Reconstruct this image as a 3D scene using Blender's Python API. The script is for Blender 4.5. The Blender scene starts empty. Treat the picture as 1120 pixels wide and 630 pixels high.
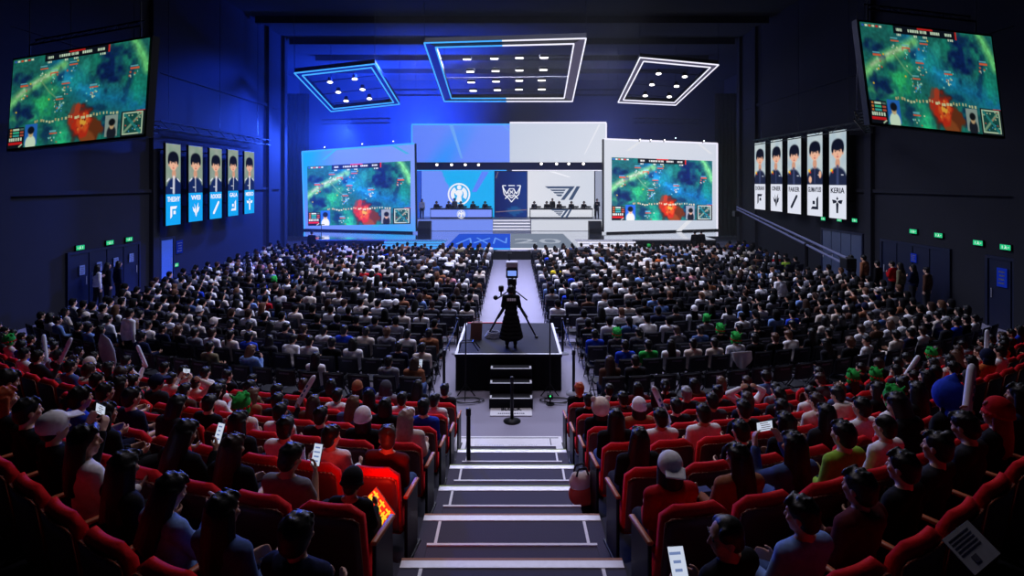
import bpy, bmesh, math, random
import numpy as np
from mathutils import Vector, Matrix

random.seed(11)
rng = np.random.default_rng(11)
PI = math.pi
SC = bpy.context.scene
COL = SC.collection

# ---------------------------------------------------------------- camera model
F, CX, CY, H = 620.0, 560.0, 200.0, 4.65          # focal length in pixels of an 1120 px frame, horizon row, eye height


def at(x, y, Z):
    """the point that stands Z metres ahead of the camera at the measured direction"""
    return Vector(((x - CX) * Z / F, Z, H - (y - CY) * Z / F))


def seen(X, Y, z):
    return CX + F * X / Y, CY + F * (H - z) / Y


def lin1(c):
    c = c / 255.0
    return c / 12.92 if c <= 0.04045 else ((c + 0.055) / 1.055) ** 2.4


def lin(r, g, b):
    return (lin1(r), lin1(g), lin1(b), 1.0)


def lin_img(a):
    a = np.clip(a, 0, 255) / 255.0
    return np.where(a <= 0.04045, a / 12.92, ((a + 0.055) / 1.055) ** 2.4)


# ---------------------------------------------------------------- materials
def new_mat(name):
    m = bpy.data.materials.new(name)
    m.use_nodes = True
    nt = m.node_tree
    nt.nodes.clear()
    out = nt.nodes.new('ShaderNodeOutputMaterial')
    return m, nt, out


def mat(name, col, rough=0.6, metal=0.0, var=0.18, scale=20.0, bump=0.0, spec=0.4, tint=False):
    """a principled material whose colour varies with a noise texture; tint multiplies by the object's own colour"""
    m, nt, out = new_mat(name)
    b = nt.nodes.new('ShaderNodeBsdfPrincipled')
    b.inputs['Roughness'].default_value = rough
    b.inputs['Metallic'].default_value = metal
    b.inputs['Specular IOR Level'].default_value = spec
    tc = nt.nodes.new('ShaderNodeTexCoord')
    n = nt.nodes.new('ShaderNodeTexNoise')
    n.inputs['Scale'].default_value = scale
    n.inputs['Detail'].default_value = 3
    nt.links.new(tc.outputs['Object'], n.inputs['Vector'])
    r = nt.nodes.new('ShaderNodeMapRange')
    r.inputs['To Min'].default_value = 1 - var
    r.inputs['To Max'].default_value = 1 + var
    nt.links.new(n.outputs['Fac'], r.inputs['Value'])
    mx = nt.nodes.new('ShaderNodeMix')
    mx.data_type = 'RGBA'
    mx.blend_type = 'MULTIPLY'
    mx.inputs['Factor'].default_value = 1.0
    if tint == 'attr':
        a = nt.nodes.new('ShaderNodeAttribute')
        a.attribute_name = 'tint'
        nt.links.new(a.outputs['Color'], mx.inputs['A'])
    elif tint:
        oi = nt.nodes.new('ShaderNodeObjectInfo')
        nt.links.new(oi.outputs['Color'], mx.inputs['A'])
    else:
        mx.inputs['A'].default_value = col
    nt.links.new(r.outputs['Result'], mx.inputs['B'])
    nt.links.new(mx.outputs['Result'], b.inputs['Base Color'])
    if bump:
        bp = nt.nodes.new('ShaderNodeBump')
        bp.inputs['Strength'].default_value = bump
        bp.inputs['Distance'].default_value = 0.01
        nt.links.new(n.outputs['Fac'], bp.inputs['Height'])
        nt.links.new(bp.outputs['Normal'], b.inputs['Normal'])
    nt.links.new(b.outputs['BSDF'], out.inputs['Surface'])
    return m


def glow(name, col, strength=1.0, sample=False, attr=False):
    m, nt, out = new_mat(name)
    e = nt.nodes.new('ShaderNodeEmission')
    e.inputs['Strength'].default_value = strength
    if attr:
        a = nt.nodes.new('ShaderNodeAttribute')
        a.attribute_name = 'picture'
        nt.links.new(a.outputs['Color'], e.inputs['Color'])
    else:
        e.inputs['Color'].default_value = col
    nt.links.new(e.outputs['Emission'], out.inputs['Surface'])
    m.cycles.emission_sampling = 'AUTO' if sample else 'NONE'
    return m


MT = dict(
    black=mat('black_metal', lin(22, 22, 26), 0.45, 0.3),
    black_cloth=mat('black_cloth', lin(20, 20, 24), 0.9),
    drape=mat('black_drape', lin(16, 17, 24), 0.95, var=0.3, scale=4),
    wall=mat('hall_wall_paint', lin(23, 24, 33), 0.85, var=0.25, scale=1.2, bump=0.1),
    ceil=mat('hall_ceiling_paint', lin(16, 17, 24), 0.9, var=0.35, scale=1.5),
    floor=mat('grey_floor_carpet', lin(140, 136, 156), 0.7, var=0.12, scale=60, bump=0.1),
    tier=mat('tier_carpet', lin(44, 44, 58), 0.9, var=0.2, scale=80, bump=0.2),
    stair=mat('stair_carpet', lin(62, 59, 80), 0.85, var=0.15, scale=90, bump=0.2),
    white=mat('white_tape', lin(225, 225, 230), 0.5, var=0.08),
    nosing=mat('aluminium_nosing', lin(215, 215, 220), 0.35, 0.2, var=0.1),
    amber=mat('amber_nosing_insert', lin(150, 90, 50), 0.6),
    lime=mat('lime_nosing_insert', lin(130, 150, 70), 0.6),
    deck=mat('stage_deck_gloss', lin(225, 228, 238), 0.1, 0.92, var=0.04),
    stagewhite=mat('stage_white_laminate', lin(205, 208, 216), 0.4, var=0.04),
    red=mat('red_seat_plush', lin(215, 14, 26), 0.85, var=0.25, scale=40, bump=0.25, spec=0.2),
    shell=mat('brown_seat_shell', lin(96, 36, 32), 0.5, var=0.3, scale=14),
    trim=mat('seat_edge_trim', lin(150, 76, 52), 0.4, var=0.15),
    wood=mat('orange_wood', lin(176, 96, 58), 0.45, var=0.25, scale=9),
    pad=mat('black_chair_pad', lin(24, 25, 34), 0.7, var=0.2, scale=40),
    tube=mat('black_chair_tube', lin(34, 36, 46), 0.35, 0.4),
    print=mat('grey_print', lin(96, 96, 112), 0.7),
    cloth=mat('cloth', (1, 1, 1, 1), 0.9, var=0.25, scale=26, bump=0.25, spec=0.15, tint=True),
    hair=mat('hair', (1, 1, 1, 1), 0.5, var=0.35, scale=34, bump=0.35, tint=True),
    skin=mat('skin', (1, 1, 1, 1), 0.55, var=0.08, scale=18, tint=True),
    shoe=mat('shoe', (1, 1, 1, 1), 0.6, var=0.1, tint=True),
    crowd=mat('crowd_cloth_and_hair', (1, 1, 1, 1), 0.85, var=0.2, scale=20, tint='attr', spec=0.2),
    paint=mat('painted', (1, 1, 1, 1), 0.6, var=0.12, scale=14, tint=True),
    picture=glow('screen_picture', None, 1.0, attr=True),
    ledwall=glow('led_wall_picture', None, 1.0, sample=True, attr=True),
    strip_w=glow('white_led_strip', lin(240, 238, 255), 1.1),
    strip_b=glow('blue_led_strip', lin(70, 170, 255), 1.1),
    bulb=glow('lamp_lens', (1.0, 0.93, 0.9, 1), 4.0),
    logo_w=glow('white_logo_light', lin(245, 246, 255), 1.0),
    logo_d=glow('navy_logo_light', lin(58, 78, 112), 1.0),
    logo_k=glow('dark_letter_light', lin(30, 34, 52), 1.0),
    exit=glow('green_exit_light', lin(40, 205, 135), 0.9),
    exit_w=glow('pale_exit_figure', lin(225, 255, 240), 0.9),
    bluesign=glow('blue_sign_light', lin(18, 40, 150), 0.7),
    phone=glow('phone_screen_light', lin(205, 215, 235), 0.9),
    green_led=glow('green_indicator', lin(60, 255, 120), 2.0),
)

BLACK = lin(20, 20, 24)

# ---------------------------------------------------------------- mesh helpers


class MB:
    """collects simple shapes and links them as ONE mesh object"""

    def __init__(self):
        self.bm = bmesh.new()

    def box(self, c, s, rz=0.0, rx=0.0, ry=0.0, bevel=0.0, seg=2):
        M = Matrix.Translation(c) @ Matrix.Rotation(rz, 4, 'Z') @ Matrix.Rotation(ry, 4, 'Y') @ Matrix.Rotation(rx, 4, 'X') @ Matrix.Diagonal((s[0], s[1], s[2], 1))
        b = bmesh.new()
        bmesh.ops.create_cube(b, size=1.0, matrix=M)
        if bevel:
            bmesh.ops.bevel(b, geom=b.edges[:], offset=bevel, segments=seg, affect='EDGES', profile=0.5)
        self._take(b)
        return self

    def _take(self, b):
        me = bpy.data.meshes.new('tmp')
        b.to_mesh(me)
        b.free()
        self.bm.from_mesh(me)
        bpy.data.meshes.remove(me)

    def tube(self, p0, p1, r0, r1=None, n=8, caps=True):
        p0, p1 = Vector(p0), Vector(p1)
        r1 = r0 if r1 is None else r1
        d = p1 - p0
        L = d.length
        if L < 1e-6:
            return self
        q = d.to_track_quat('Z', 'Y').to_matrix().to_4x4()
        bmesh.ops.create_cone(self.bm, cap_ends=caps, segments=n, radius1=r0, radius2=r1, depth=L, matrix=Matrix.Translation((p0 + p1) / 2) @ q)
        return self

    def path(self, pts, r, n=6):
        for a, b in zip(pts, pts[1:]):
            self.tube(a, b, r, n=n)
        return self

    def ball(self, c, r, sub=2, rot=None):
        r = (r, r, r) if not hasattr(r, '__len__') else r
        M = Matrix.Translation(c)
        if rot is not None:
            M = M @ rot
        bmesh.ops.create_icosphere(self.bm, subdivisions=sub, radius=1.0, matrix=M @ Matrix.Diagonal((*r, 1)))
        return self

    def limb(self, p0, r0, p1, r1, sub=2):
        self.ball(p0, r0, sub).ball(p1, r1, sub)
        return self.tube(p0, p1, r0, r1, n=16)

    def poly(self, pts):
        self.bm.faces.new([self.bm.verts.new(p) for p in pts])
        return self

    def prism(self, pts, vec):
        """a flat outline PTS pushed along VEC into a closed solid"""
        vec = Vector(vec)
        a = [self.bm.verts.new(p) for p in pts]
        b = [self.bm.verts.new(Vector(p) + vec) for p in pts]
        n = len(a)
        self.bm.faces.new(a)
        self.bm.faces.new(b[::-1])
        for i in range(n):
            self.bm.faces.new((a[i], b[i], b[(i + 1) % n], a[(i + 1) % n]))
        return self

    def lathe(self, prof, n=16, c=(0, 0, 0)):
        rings = []
        for r, z in prof:
            rings.append([self.bm.verts.new((c[0] + r * math.cos(2 * PI * i / n), c[1] + r * math.sin(2 * PI * i / n), c[2] + z)) for i in range(n)])
        for a, b in zip(rings, rings[1:]):
            for i in range(n):
                self.bm.faces.new((a[i], a[(i + 1) % n], b[(i + 1) % n], b[i]))
        self.bm.faces.new(rings[0][::-1])
        self.bm.faces.new(rings[-1])
        return self

    def mesh(self, name, smooth=False):
        me = bpy.data.meshes.new(name)
        bmesh.ops.recalc_face_normals(self.bm, faces=self.bm.faces[:])
        self.bm.to_mesh(me)
        self.bm.free()
        if smooth:
            me.polygons.foreach_set('use_smooth', [True] * len(me.polygons))
        return me

    def build(self, name, m, parent=None, smooth=False, loc=None):
        me = self.mesh(name, smooth)
        me.materials.append(m)
        return put(name, me, parent, loc)


def put(name, data, parent=None, loc=None, color=None):
    o = bpy.data.objects.new(name, data)
    COL.objects.link(o)
    if parent is not None:
        o.parent = parent
    if loc is not None:
        o.location = loc
    if color is not None:
        o.color = color
    return o


def tag(o, label=None, cat=None, group=None, kind=None):
    if label:
        o['label'] = label
    if cat:
        o['category'] = cat
    if group:
        o['group'] = group
    if kind:
        o['kind'] = kind
    return o


def thing(name, loc, label, cat, rz=0.0, group=None):
    o = bpy.data.objects.new(name, None)
    o.empty_display_size = 0.1
    COL.objects.link(o)
    o.location = loc
    o.rotation_euler = (0, 0, rz)
    return tag(o, label, cat, group)


def struct(o, label=None, cat=None):
    return tag(o, label, cat, None, 'structure')


def picture(name, tl, right, down, img, m, parent):
    """a flat grid that carries the picture IMG (rows x columns x 3, sRGB 0..255) as the light it gives off"""
    h, w = img.shape[:2]
    tl, right, down = np.array(tl), np.array(right), np.array(down)
    u = np.linspace(0, 1, w)[None, :, None]
    v = np.linspace(0, 1, h)[:, None, None]
    co = (tl + right * u + down * v).reshape(-1, 3)
    idx = np.arange(h * w).reshape(h, w)
    q = np.stack([idx[:-1, :-1], idx[1:, :-1], idx[1:, 1:], idx[:-1, 1:]], -1).reshape(-1, 4)
    me = bpy.data.meshes.new(name)
    me.vertices.add(len(co))
    me.vertices.foreach_set('co', co.ravel())
    me.loops.add(q.size)
    me.loops.foreach_set('vertex_index', q.ravel().astype(np.int32))
    me.polygons.add(len(q))
    me.polygons.foreach_set('loop_start', np.arange(0, q.size, 4, dtype=np.int32))
    a = me.color_attributes.new('picture', 'FLOAT_COLOR', 'POINT')
    c = np.ones((h * w, 4), np.float32)
    c[:, :3] = lin_img(img).reshape(-1, 3)
    a.data.foreach_set('color', c.ravel())
    me.update()
    me.validate()
    me.materials.append(m)
    return put(name, me, parent)


def text(name, s, loc, right, up, size, m, parent, width=None, bold=0.0):
    """flat raised lettering: RIGHT is the reading direction, UP the letters' up"""
    cu = bpy.data.curves.new(name, 'FONT')
    cu.body = s
    cu.size = size
    cu.align_x = 'CENTER'
    cu.align_y = 'CENTER'
    cu.extrude = 0.003
    cu.offset = bold
    cu.resolution_u = 2
    cu.materials.append(m)
    o = put(name, cu, parent)
    r, u = Vector(right).normalized(), Vector(up).normalized()
    n = r.cross(u)
    M = Matrix((r, u, n)).transposed().to_4x4()
    sx = 1.0
    if width:
        bpy.context.view_layer.update()
        w = o.dimensions.x
        sx = width / w if w > 0 else 1.0
    M = Matrix.Translation(loc) @ M @ Matrix.Diagonal((sx, 1, 1, 1))
    base = parent.matrix_basis.copy() if parent is not None else Matrix()
    bpy.context.view_layer.update()
    me = bpy.data.meshes.new_from_object(o.evaluated_get(bpy.context.evaluated_depsgraph_get()))
    bpy.data.objects.remove(o)
    bpy.data.curves.remove(cu)
    me.name = name
    if not me.materials:
        me.materials.append(m)
    o = put(name, me, parent)
    o.matrix_basis = base.inverted() @ M
    return o


def parallelogram(pts, Zref):
    """the 3-D parallelogram whose corners lie in the four measured directions (tl, tr, br, bl), its middle Zref ahead"""
    A = np.array([[(x - CX) / F, 1.0, -(y - CY) / F] for x, y in pts]).T * np.array([1, -1, 1, -1])
    _, _, vt = np.linalg.svd(A)
    z = vt[-1]
    z = z / z.mean() * Zref
    return [Vector(((x - CX) * k / F, k, H - (y - CY) * k / F)) for (x, y), k in zip(pts, z)]

# ================================================================ THE HALL
WX = 15.6            # side walls
CEIL = 14.6
BACK = 55.0


def slab(name, c, s, m, label=None):
    return struct(MB().box(c, s).build(name, m), label)


slab('floor', (0, 31, -0.1), (2 * WX + 1, 52, 0.2), MT['floor'])
slab('wall_left', (-WX - 0.15, 15.5, CEIL / 2), (0.3, 47, CEIL), MT['wall'])
slab('wall_right', (WX + 0.15, 15.5, CEIL / 2), (0.3, 47, CEIL), MT['wall'])
SX = 20.6            # the stage house is wider than the hall
for sx, nm in ((-1, 'left'), (1, 'right')):
    slab(f'wall_stage_{nm}', (sx * (SX + 0.15), 47, CEIL / 2), (0.3, 16.3, CEIL), MT['wall'])
    slab(f'wall_return_{nm}', (sx * (WX + 2.8), 38.85, CEIL / 2), (5.0, 0.3, CEIL), MT['wall'])
slab('wall_back', (0, BACK + 0.15, CEIL / 2), (2 * SX + 0.6, 0.3, CEIL), MT['wall'])
slab('floor_stage_house', (0, 56.02 / 2 + 19.5 + 0.0, -0.11), (2 * SX, 16.6, 0.2), MT['floor'])
slab('wall_rear', (0, -8.15, CEIL / 2), (2 * WX + 0.6, 0.3, CEIL), MT['wall'])
slab('ceiling', (0, 24, CEIL + 0.1), (2 * SX + 0.6, 64, 0.2), MT['ceil'])

# wall panels, pilasters and ledges
for sx, nm in ((-1, 'left'), (1, 'right')):
    k = 0
    for Y in (10.0, 14.2, 17.2, 24.6, 36.2, 38.7):
        k += 1
        slab(f'trim_{nm}_{k}', (sx * (WX - 0.09), Y, CEIL / 2), (0.18, 0.45, CEIL - 0.02), MT['wall'])
    slab(f'trim_{nm}_{k + 1}', (sx * (WX - 0.05), 15, 4.3), (0.1, 46, 0.14), MT['wall'])
    slab(f'trim_{nm}_{k + 2}', (sx * (WX - 0.05), 15, 9.6), (0.1, 46, 0.18), MT['wall'])
for k in range(9):
    slab(f'trim_{k + 1}', (0, 8 + k * 5.2, CEIL - 0.2), (2 * WX - 0.5, 0.3, 0.4), MT['ceil'])

# black drapes beside the stage
for sx, lab in ((-1, 'tall dark stage drape hanging beside the blue end of the LED wall'), (1, 'tall dark stage drape hanging beside the white end of the LED wall')):
    pts = []
    x0 = 17.6 * sx
    n = 26
    for i in range(n + 1):
        t = i / n
        pts.append((x0 + sx * t * 2.8, 49.2, 0.02))
    mb = MB()
    v0, v1 = [], []
    for i, p in enumerate(pts):
        w = 0.12 * math.sin(i * 1.9)
        v0.append(mb.bm.verts.new((p[0], p[1] + w, 0.02)))
        v1.append(mb.bm.verts.new((p[0], p[1] + w, 12.4)))
    for i in range(n):
        mb.bm.faces.new((v0[i], v0[i + 1], v1[i + 1], v1[i]))
    d = mb.build('stage_drape', MT['drape'], smooth=True)
    sol = d.modifiers.new('thickness', 'SOLIDIFY')
    sol.thickness = 0.03
    tag(d, lab, 'curtain')


# ---------------------------------------------------------------- terraces and the stair aisle
NOSE = [-2.35, -1.2, -0.05, 1.08, 2.2, 3.36, 4.5, 5.68, 6.84, 8.02, 9.2]          # far edge of tier k, k = -6 .. 4
K0 = -6


def tier_z(k):
    return 0.0 if k >= 5 else H - (3.02 + 0.333 * k + (0.14 if k < 0 else 0.0))


ROW_R = {-4: 3.4, -3: 3.8, -2: 3.6, -1: 3.9, 0: 6.4, 1: 8.4, 2: 11.5, 3: 15.0, 4: 17.5, 5: 19.5}


class Curve:
    """a seating row bowed round the stage: distance ahead and slope at a sideways position"""

    def __init__(self, Z0, R, smax=0.65):
        self.Z0, self.R, self.xs, self.sm = Z0, R, R * smax, smax

    def z(self, X):
        a = abs(X)
        if a <= self.xs:
            return self.Z0 + a * a / (2 * self.R)
        return self.Z0 + self.xs * self.xs / (2 * self.R) + self.sm * (a - self.xs)

    def s(self, X):
        a = min(abs(X) / self.R, self.sm)
        return math.copysign(a, X)


def row_curve(k):
    z0 = NOSE[k - 1 - K0] + 0.3 + 0.03 * max(k, 0)
    return Curve(z0, ROW_R[k])


mb = MB()
xs = np.linspace(-15.45, 15.45, 63)
xs = np.array(sorted(set(list(xs) + [-0.92, 0.92])))


def nose_curve(k):
    """far edge of tier k: straight across the stair, bowed beside it, just behind the seats of the row below"""
    if k + 1 in ROW_R:
        c = row_curve(k + 1)
        off = NOSE[k - K0] - c.Z0
        return lambda X: c.z(X if abs(X) > 0.93 else 0) + off
    return lambda X: NOSE[k - K0] + X * X / 8.0


prev = None
for k in range(-5, 5):
    f = nose_curve(k)
    z = tier_z(k)
    zb = tier_z(k + 1) if k < 4 else 0.0
    top, low = [], []
    for X in xs:
        Z = f(X)
        top.append(mb.bm.verts.new((X, Z, z)))
        low.append(mb.bm.verts.new((X, Z, zb - (0.0 if k < 4 else 0.02))))
    if prev is None:
        prev = [mb.bm.verts.new((X, -7.9, z)) for X in xs]
    for i in range(len(xs) - 1):
        mb.bm.faces.new((prev[i], prev[i + 1], top[i + 1], top[i]))
        mb.bm.faces.new((top[i], top[i + 1], low[i + 1], low[i]))
    prev = low
tiers = mb.build('floor_terraces', MT['tier'])
struct(tiers)

for k in range(-1, 5):
    zt, Zn = tier_z(k), NOSE[k - K0]
    hs = (tier_z(k) + tier_z(k + 1)) / 2
    t = thing('aisle_step', (0, Zn, tier_z(k + 1) if k < 4 else 0.0),
              ['dark carpeted aisle step with white taped edges, %s down from the camera end' % ('topmost', 'second step', 'third step', 'fourth step', 'fifth step', 'lowest step')[k + 1]][0], 'step')
    d = tier_z(k) - (tier_z(k + 1) if k < 4 else 0.0)
    W = 1.76
    MB().box((0, 0.25, d / 4), (1.5, 0.5, d / 2), bevel=0.008).build('half_step', MT['stair'], t)
    MB().box((0, -0.545, d + 0.006), (W, 1.03, 0.012)).build('tread_carpet', MT['stair'], t)
    MB().box((0, 0.485, d / 2 + 0.004), (1.5, 0.03, 0.012)).build('half_step_tape', MT['white'], t)
    n = MB().box((0, -0.035, d + 0.008), (W, 0.09, 0.02), bevel=0.004)
    n.build('nosing', MT['nosing'], t)
    MB().box((0, 0.026, d + 0.004), (W, 0.03, 0.024)).build('nosing_insert', MT['lime'] if k >= 2 else MT['amber'], t)
    MB().box((0, 0.044, d * 0.78), (W, 0.006, d * 0.3)).build('riser_edge_strip', MT['nosing'], t)
    for sx in (-1, 1):
        MB().box((sx * 0.71, -0.33, d + 0.013), (0.028, 0.58, 0.004)).build('side_tape', MT['white'], t)

# printed mat and sheet on the floor at the foot of the stair
t = thing('floor_mat', (-0.06, 9.92, 0.0), 'white printed mat on the floor at the foot of the stair', 'mat')
MB().box((0, 0, 0.008), (1.92, 0.9, 0.016), bevel=0.003).build('sheet', MT['white'], t)
b = MB()
for x0, x1, y, h in ((-0.6, -0.1, 0.18, 0.06), (0.0, 0.5, 0.18, 0.06), (-0.55, -0.15, 0.05, 0.025), (0.05, 0.45, 0.05, 0.025)):
    x = x0
    while x < x1:
        w = random.uniform(0.02, 0.05)
        b.box((x + w / 2, y - 0.12, 0.018), (w, h, 0.004))
        x += w + 0.012
b.build('line_print', MT['print'], t)
b = MB()
for s in ((0, 0.38, 1.8, 0.02), (0, -0.38, 1.8, 0.02), (-0.75, 0, 0.02, 0.7), (0.75, 0, 0.02, 0.7)):
    b.box((s[0], s[1], 0.018), (s[2], s[3], 0.004))
b.build('border_print', MT['print'], t)

t = thing('floor_sign', (-0.02, 11.5, 0.0), 'white sign with dark capitals lying before the camera riser steps', 'sign')
MB().box((0, 0, 0.01), (0.84, 0.44, 0.02), bevel=0.003).build('sheet', MT['white'], t)
text('lettering', 'BLOCK', (-0.02, 11.59, 0.024), (1, 0, 0), (0, 1, 0), 0.21, MT['pad'], t, 0.42, 0.008)
b = MB()
x = -0.26
while x < 0.24:
    w = random.uniform(0.02, 0.04)
    b.box((x + w / 2, -0.12, 0.021), (w, 0.05, 0.004))
    x += w + 0.012
b.build('small_print', MT['print'], t)

# ---------------------------------------------------------------- doors, exit signs and notices on the side walls
def exit_sign(loc, sx, label):
    t = thing('exit_sign', loc, label, 'sign', 0, 'green emergency exit signs on the walls')
    MB().box((0, 0, 0), (0.06, 0.42, 0.2), bevel=0.008).build('housing', MT['black'], t)
    MB().box((-sx * 0.032, 0, 0), (0.006, 0.38, 0.16)).build('lit_face', MT['exit'], t)
    b = MB()
    X = -sx * 0.037
    b.box((X, -0.02, -0.0), (0.004, 0.035, 0.07), rx=0.3).ball((X, 0.0, 0.05), (0.003, 0.016, 0.016), 1)
    b.box((X, -0.05, -0.035), (0.004, 0.05, 0.014), rx=0.7).box((X, 0.02, -0.03), (0.004, 0.05, 0.014), rx=-0.7)
    b.box((X, 0.1, 0), (0.004, 0.02, 0.09)).box((X, -0.12, 0.0), (0.004, 0.06, 0.018))
    b.build('figure_logo', MT['exit_w'], t)


for Y, z, lab in ((20.4, 2.32, 'green exit sign above the blue doors, nearest of the three on the left wall'),
                  (21.9, 2.34, 'green exit sign above the blue doors, middle of the three on the left wall'),
                  (23.0, 2.36, 'green exit sign above the blue doors, farthest of the three on the left wall'),
                  (26.2, 0.85, 'green exit sign low on the left wall beside the bright doorway')):
    exit_sign((-WX + 0.04 + (0.19 if False else 0), Y, z), -1, lab)
names = ['nearest to the seats', 'second from the seats', 'third from the seats', 'fourth from the seats', 'fifth from the seats', 'sixth from the seats', 'farthest from the seats']
for i, (Y, z) in enumerate(((17.85, 2.62), (18.9, 2.65), (20.65, 2.74), (21.95, 2.77), (25.7, 2.95), (26.9, 2.9), (28.3, 2.86))):
    exit_sign((WX - 0.04, Y, z), 1, 'green exit sign on the right wall, ' + names[i])

mdoor = mat('blue_door_paint', lin(18, 24, 50), 0.5, var=0.15, scale=3)
mpale = mat('pale_notice', lin(120, 140, 180), 0.7)


def door(n, sx, Y0, Y1, top, m, leaves):
    t = bpy.data.objects.new(f'door_{n}', None)
    COL.objects.link(t)
    t.location = (sx * (WX - 0.03), (Y0 + Y1) / 2, 0)
    struct(t)
    w = (Y1 - Y0) / leaves
    for i in range(leaves):
        y = -(Y1 - Y0) / 2 + w * (i + 0.5)
        lf = MB().box((0, y, top / 2), (0.05, w - 0.05, top), bevel=0.006).build('door_leaf', m, t)
        MB().tube((-sx * 0.06, y + w * 0.32, 0.95), (-sx * 0.06, y + w * 0.32, 1.25), 0.012).build('door_handle', MT['nosing'], lf)
    f = MB()
    f.box((-sx * 0.01, 0, top + 0.05), (0.09, Y1 - Y0 + 0.2, 0.1))
    for s in (-1, 1):
        f.box((-sx * 0.01, s * ((Y1 - Y0) / 2 + 0.05), top / 2), (0.09, 0.1, top))
    f.build('door_frame', mdoor, t)
    return t


door(1, -1, 19.9, 23.6, 2.1, mdoor, 4)
door(2, -1, 25.1, 26.0, 2.1, mat('door_paint_with_light', lin(90, 130, 190), 0.5), 1)  # blue light of the doorway is painted into this leaf's colour
door(3, 1, 20.2, 23.8, 2.2, mdoor, 4)
door(4, 1, 25.2, 28.4, 2.3, mat('grey_door_paint', lin(70, 80, 104), 0.45), 4)
door(5, 1, 16.8, 18.5, 2.2, mdoor, 2)


def notice(loc, sx, w, h, m, label):
    t = thing('wall_notice', loc, label, 'notice')
    MB().box((0, 0, 0), (0.02, w, h), bevel=0.003).build('board', m, t)
    b = MB()
    for i in range(4):
        b.box((-sx * 0.012, random.uniform(-0.02, 0.02), h * (0.3 - 0.2 * i)), (0.004, w * random.uniform(0.5, 0.8), h * 0.08))
    b.build('line_print', MT['print'], t)


notice((-WX + 0.09, 20.45, 1.5), -1, 0.26, 0.34, mpale, 'small pale notice on the nearest blue door on the left wall')
notice((-WX + 0.09, 21.3, 1.5), -1, 0.26, 0.34, mpale, 'small pale notice on the second blue door on the left wall')
notice((-WX + 0.09, 22.2, 1.55), -1, 0.26, 0.34, mpale, 'small pale notice on the third blue door on the left wall')
notice((-WX + 0.09, 23.1, 1.6), -1, 0.26, 0.34, mpale, 'small pale notice on the farthest blue door on the left wall')
notice((-WX + 0.03, 26.55, 1.65), -1, 0.5, 0.6, MT['bluesign'], 'blue lit notice beside the bright doorway on the left wall')
notice((WX - 0.09, 17.95, 1.65), 1, 0.36, 0.6, MT['bluesign'], 'blue lit notice on the nearest dark door on the right wall')
notice((WX - 0.09, 21.9, 1.75), 1, 0.3, 0.34, MT['bluesign'], 'small blue lit notice on the doors behind the standing people on the right')

# ================================================================ PICTURES ON THE SCREENS
def value_noise(h, w, cells, seed):
    r = np.random.default_rng(seed)
    g = r.random((cells + 2, int(cells * w / h) + 3))
    y = np.linspace(0, cells, h)[:, None] * np.ones((1, w))
    x = np.linspace(0, cells * w / h, w)[None, :] * np.ones((h, 1))
    yi, xi = y.astype(int), x.astype(int)
    fy, fx = y - yi, x - xi
    fy, fx = fy * fy * (3 - 2 * fy), fx * fx * (3 - 2 * fx)
    return (g[yi, xi] * (1 - fx) + g[yi, xi + 1] * fx) * (1 - fy) + (g[yi + 1, xi] * (1 - fx) + g[yi + 1, xi + 1] * fx) * fy


class Canvas:
    def __init__(self, w, h, col):
        self.w, self.h = w, h
        self.a = np.ones((h, w, 3)) * np.array(col, float)
        self.u = np.linspace(0, 1, w)[None, :] * np.ones((h, 1))
        self.v = np.linspace(0, 1, h)[:, None] * np.ones((1, w))

    def mixin(self, m, col):
        m = np.clip(m, 0, 1)[..., None]
        self.a = self.a * (1 - m) + np.array(col, float) * m

    def blob(self, u, v, ru, rv, col, soft=0.5, rot=0.0, k=1.0, rough=None):
        asp = self.w / self.h
        du, dv = (self.u - u) * asp, (self.v - v)
        c, s = math.cos(rot), math.sin(rot)
        x, y = (du * c + dv * s) / (ru * asp), (-du * s + dv * c) / rv
        d = np.sqrt(x * x + y * y)
        if rough is not None:
            d = d + (rough - 0.5) * 0.9
        self.mixin(np.clip((1 - d) / max(soft, 1e-3), 0, 1) * k, col)

    def rect(self, u0, v0, u1, v1, col, k=1.0):
        self.mixin(((self.u >= u0) & (self.u <= u1) & (self.v >= v0) & (self.v <= v1)) * k, col)

    def line(self, pts, w, col, k=1.0, soft=0.6):
        asp = self.w / self.h
        d = np.full((self.h, self.w), 9.0)
        for (u0, v0), (u1, v1) in zip(pts, pts[1:]):
            ax, ay, bx, by = u0 * asp, v0, u1 * asp, v1
            px, py = self.u * asp - ax, self.v - ay
            L = (bx - ax) ** 2 + (by - ay) ** 2 + 1e-9
            t = np.clip((px * (bx - ax) + py * (by - ay)) / L, 0, 1)
            d = np.minimum(d, np.hypot(px - t * (bx - ax), py - t * (by - ay)))
        self.mixin(np.clip((w - d) / (w * soft), 0, 1) * k, col)


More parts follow.
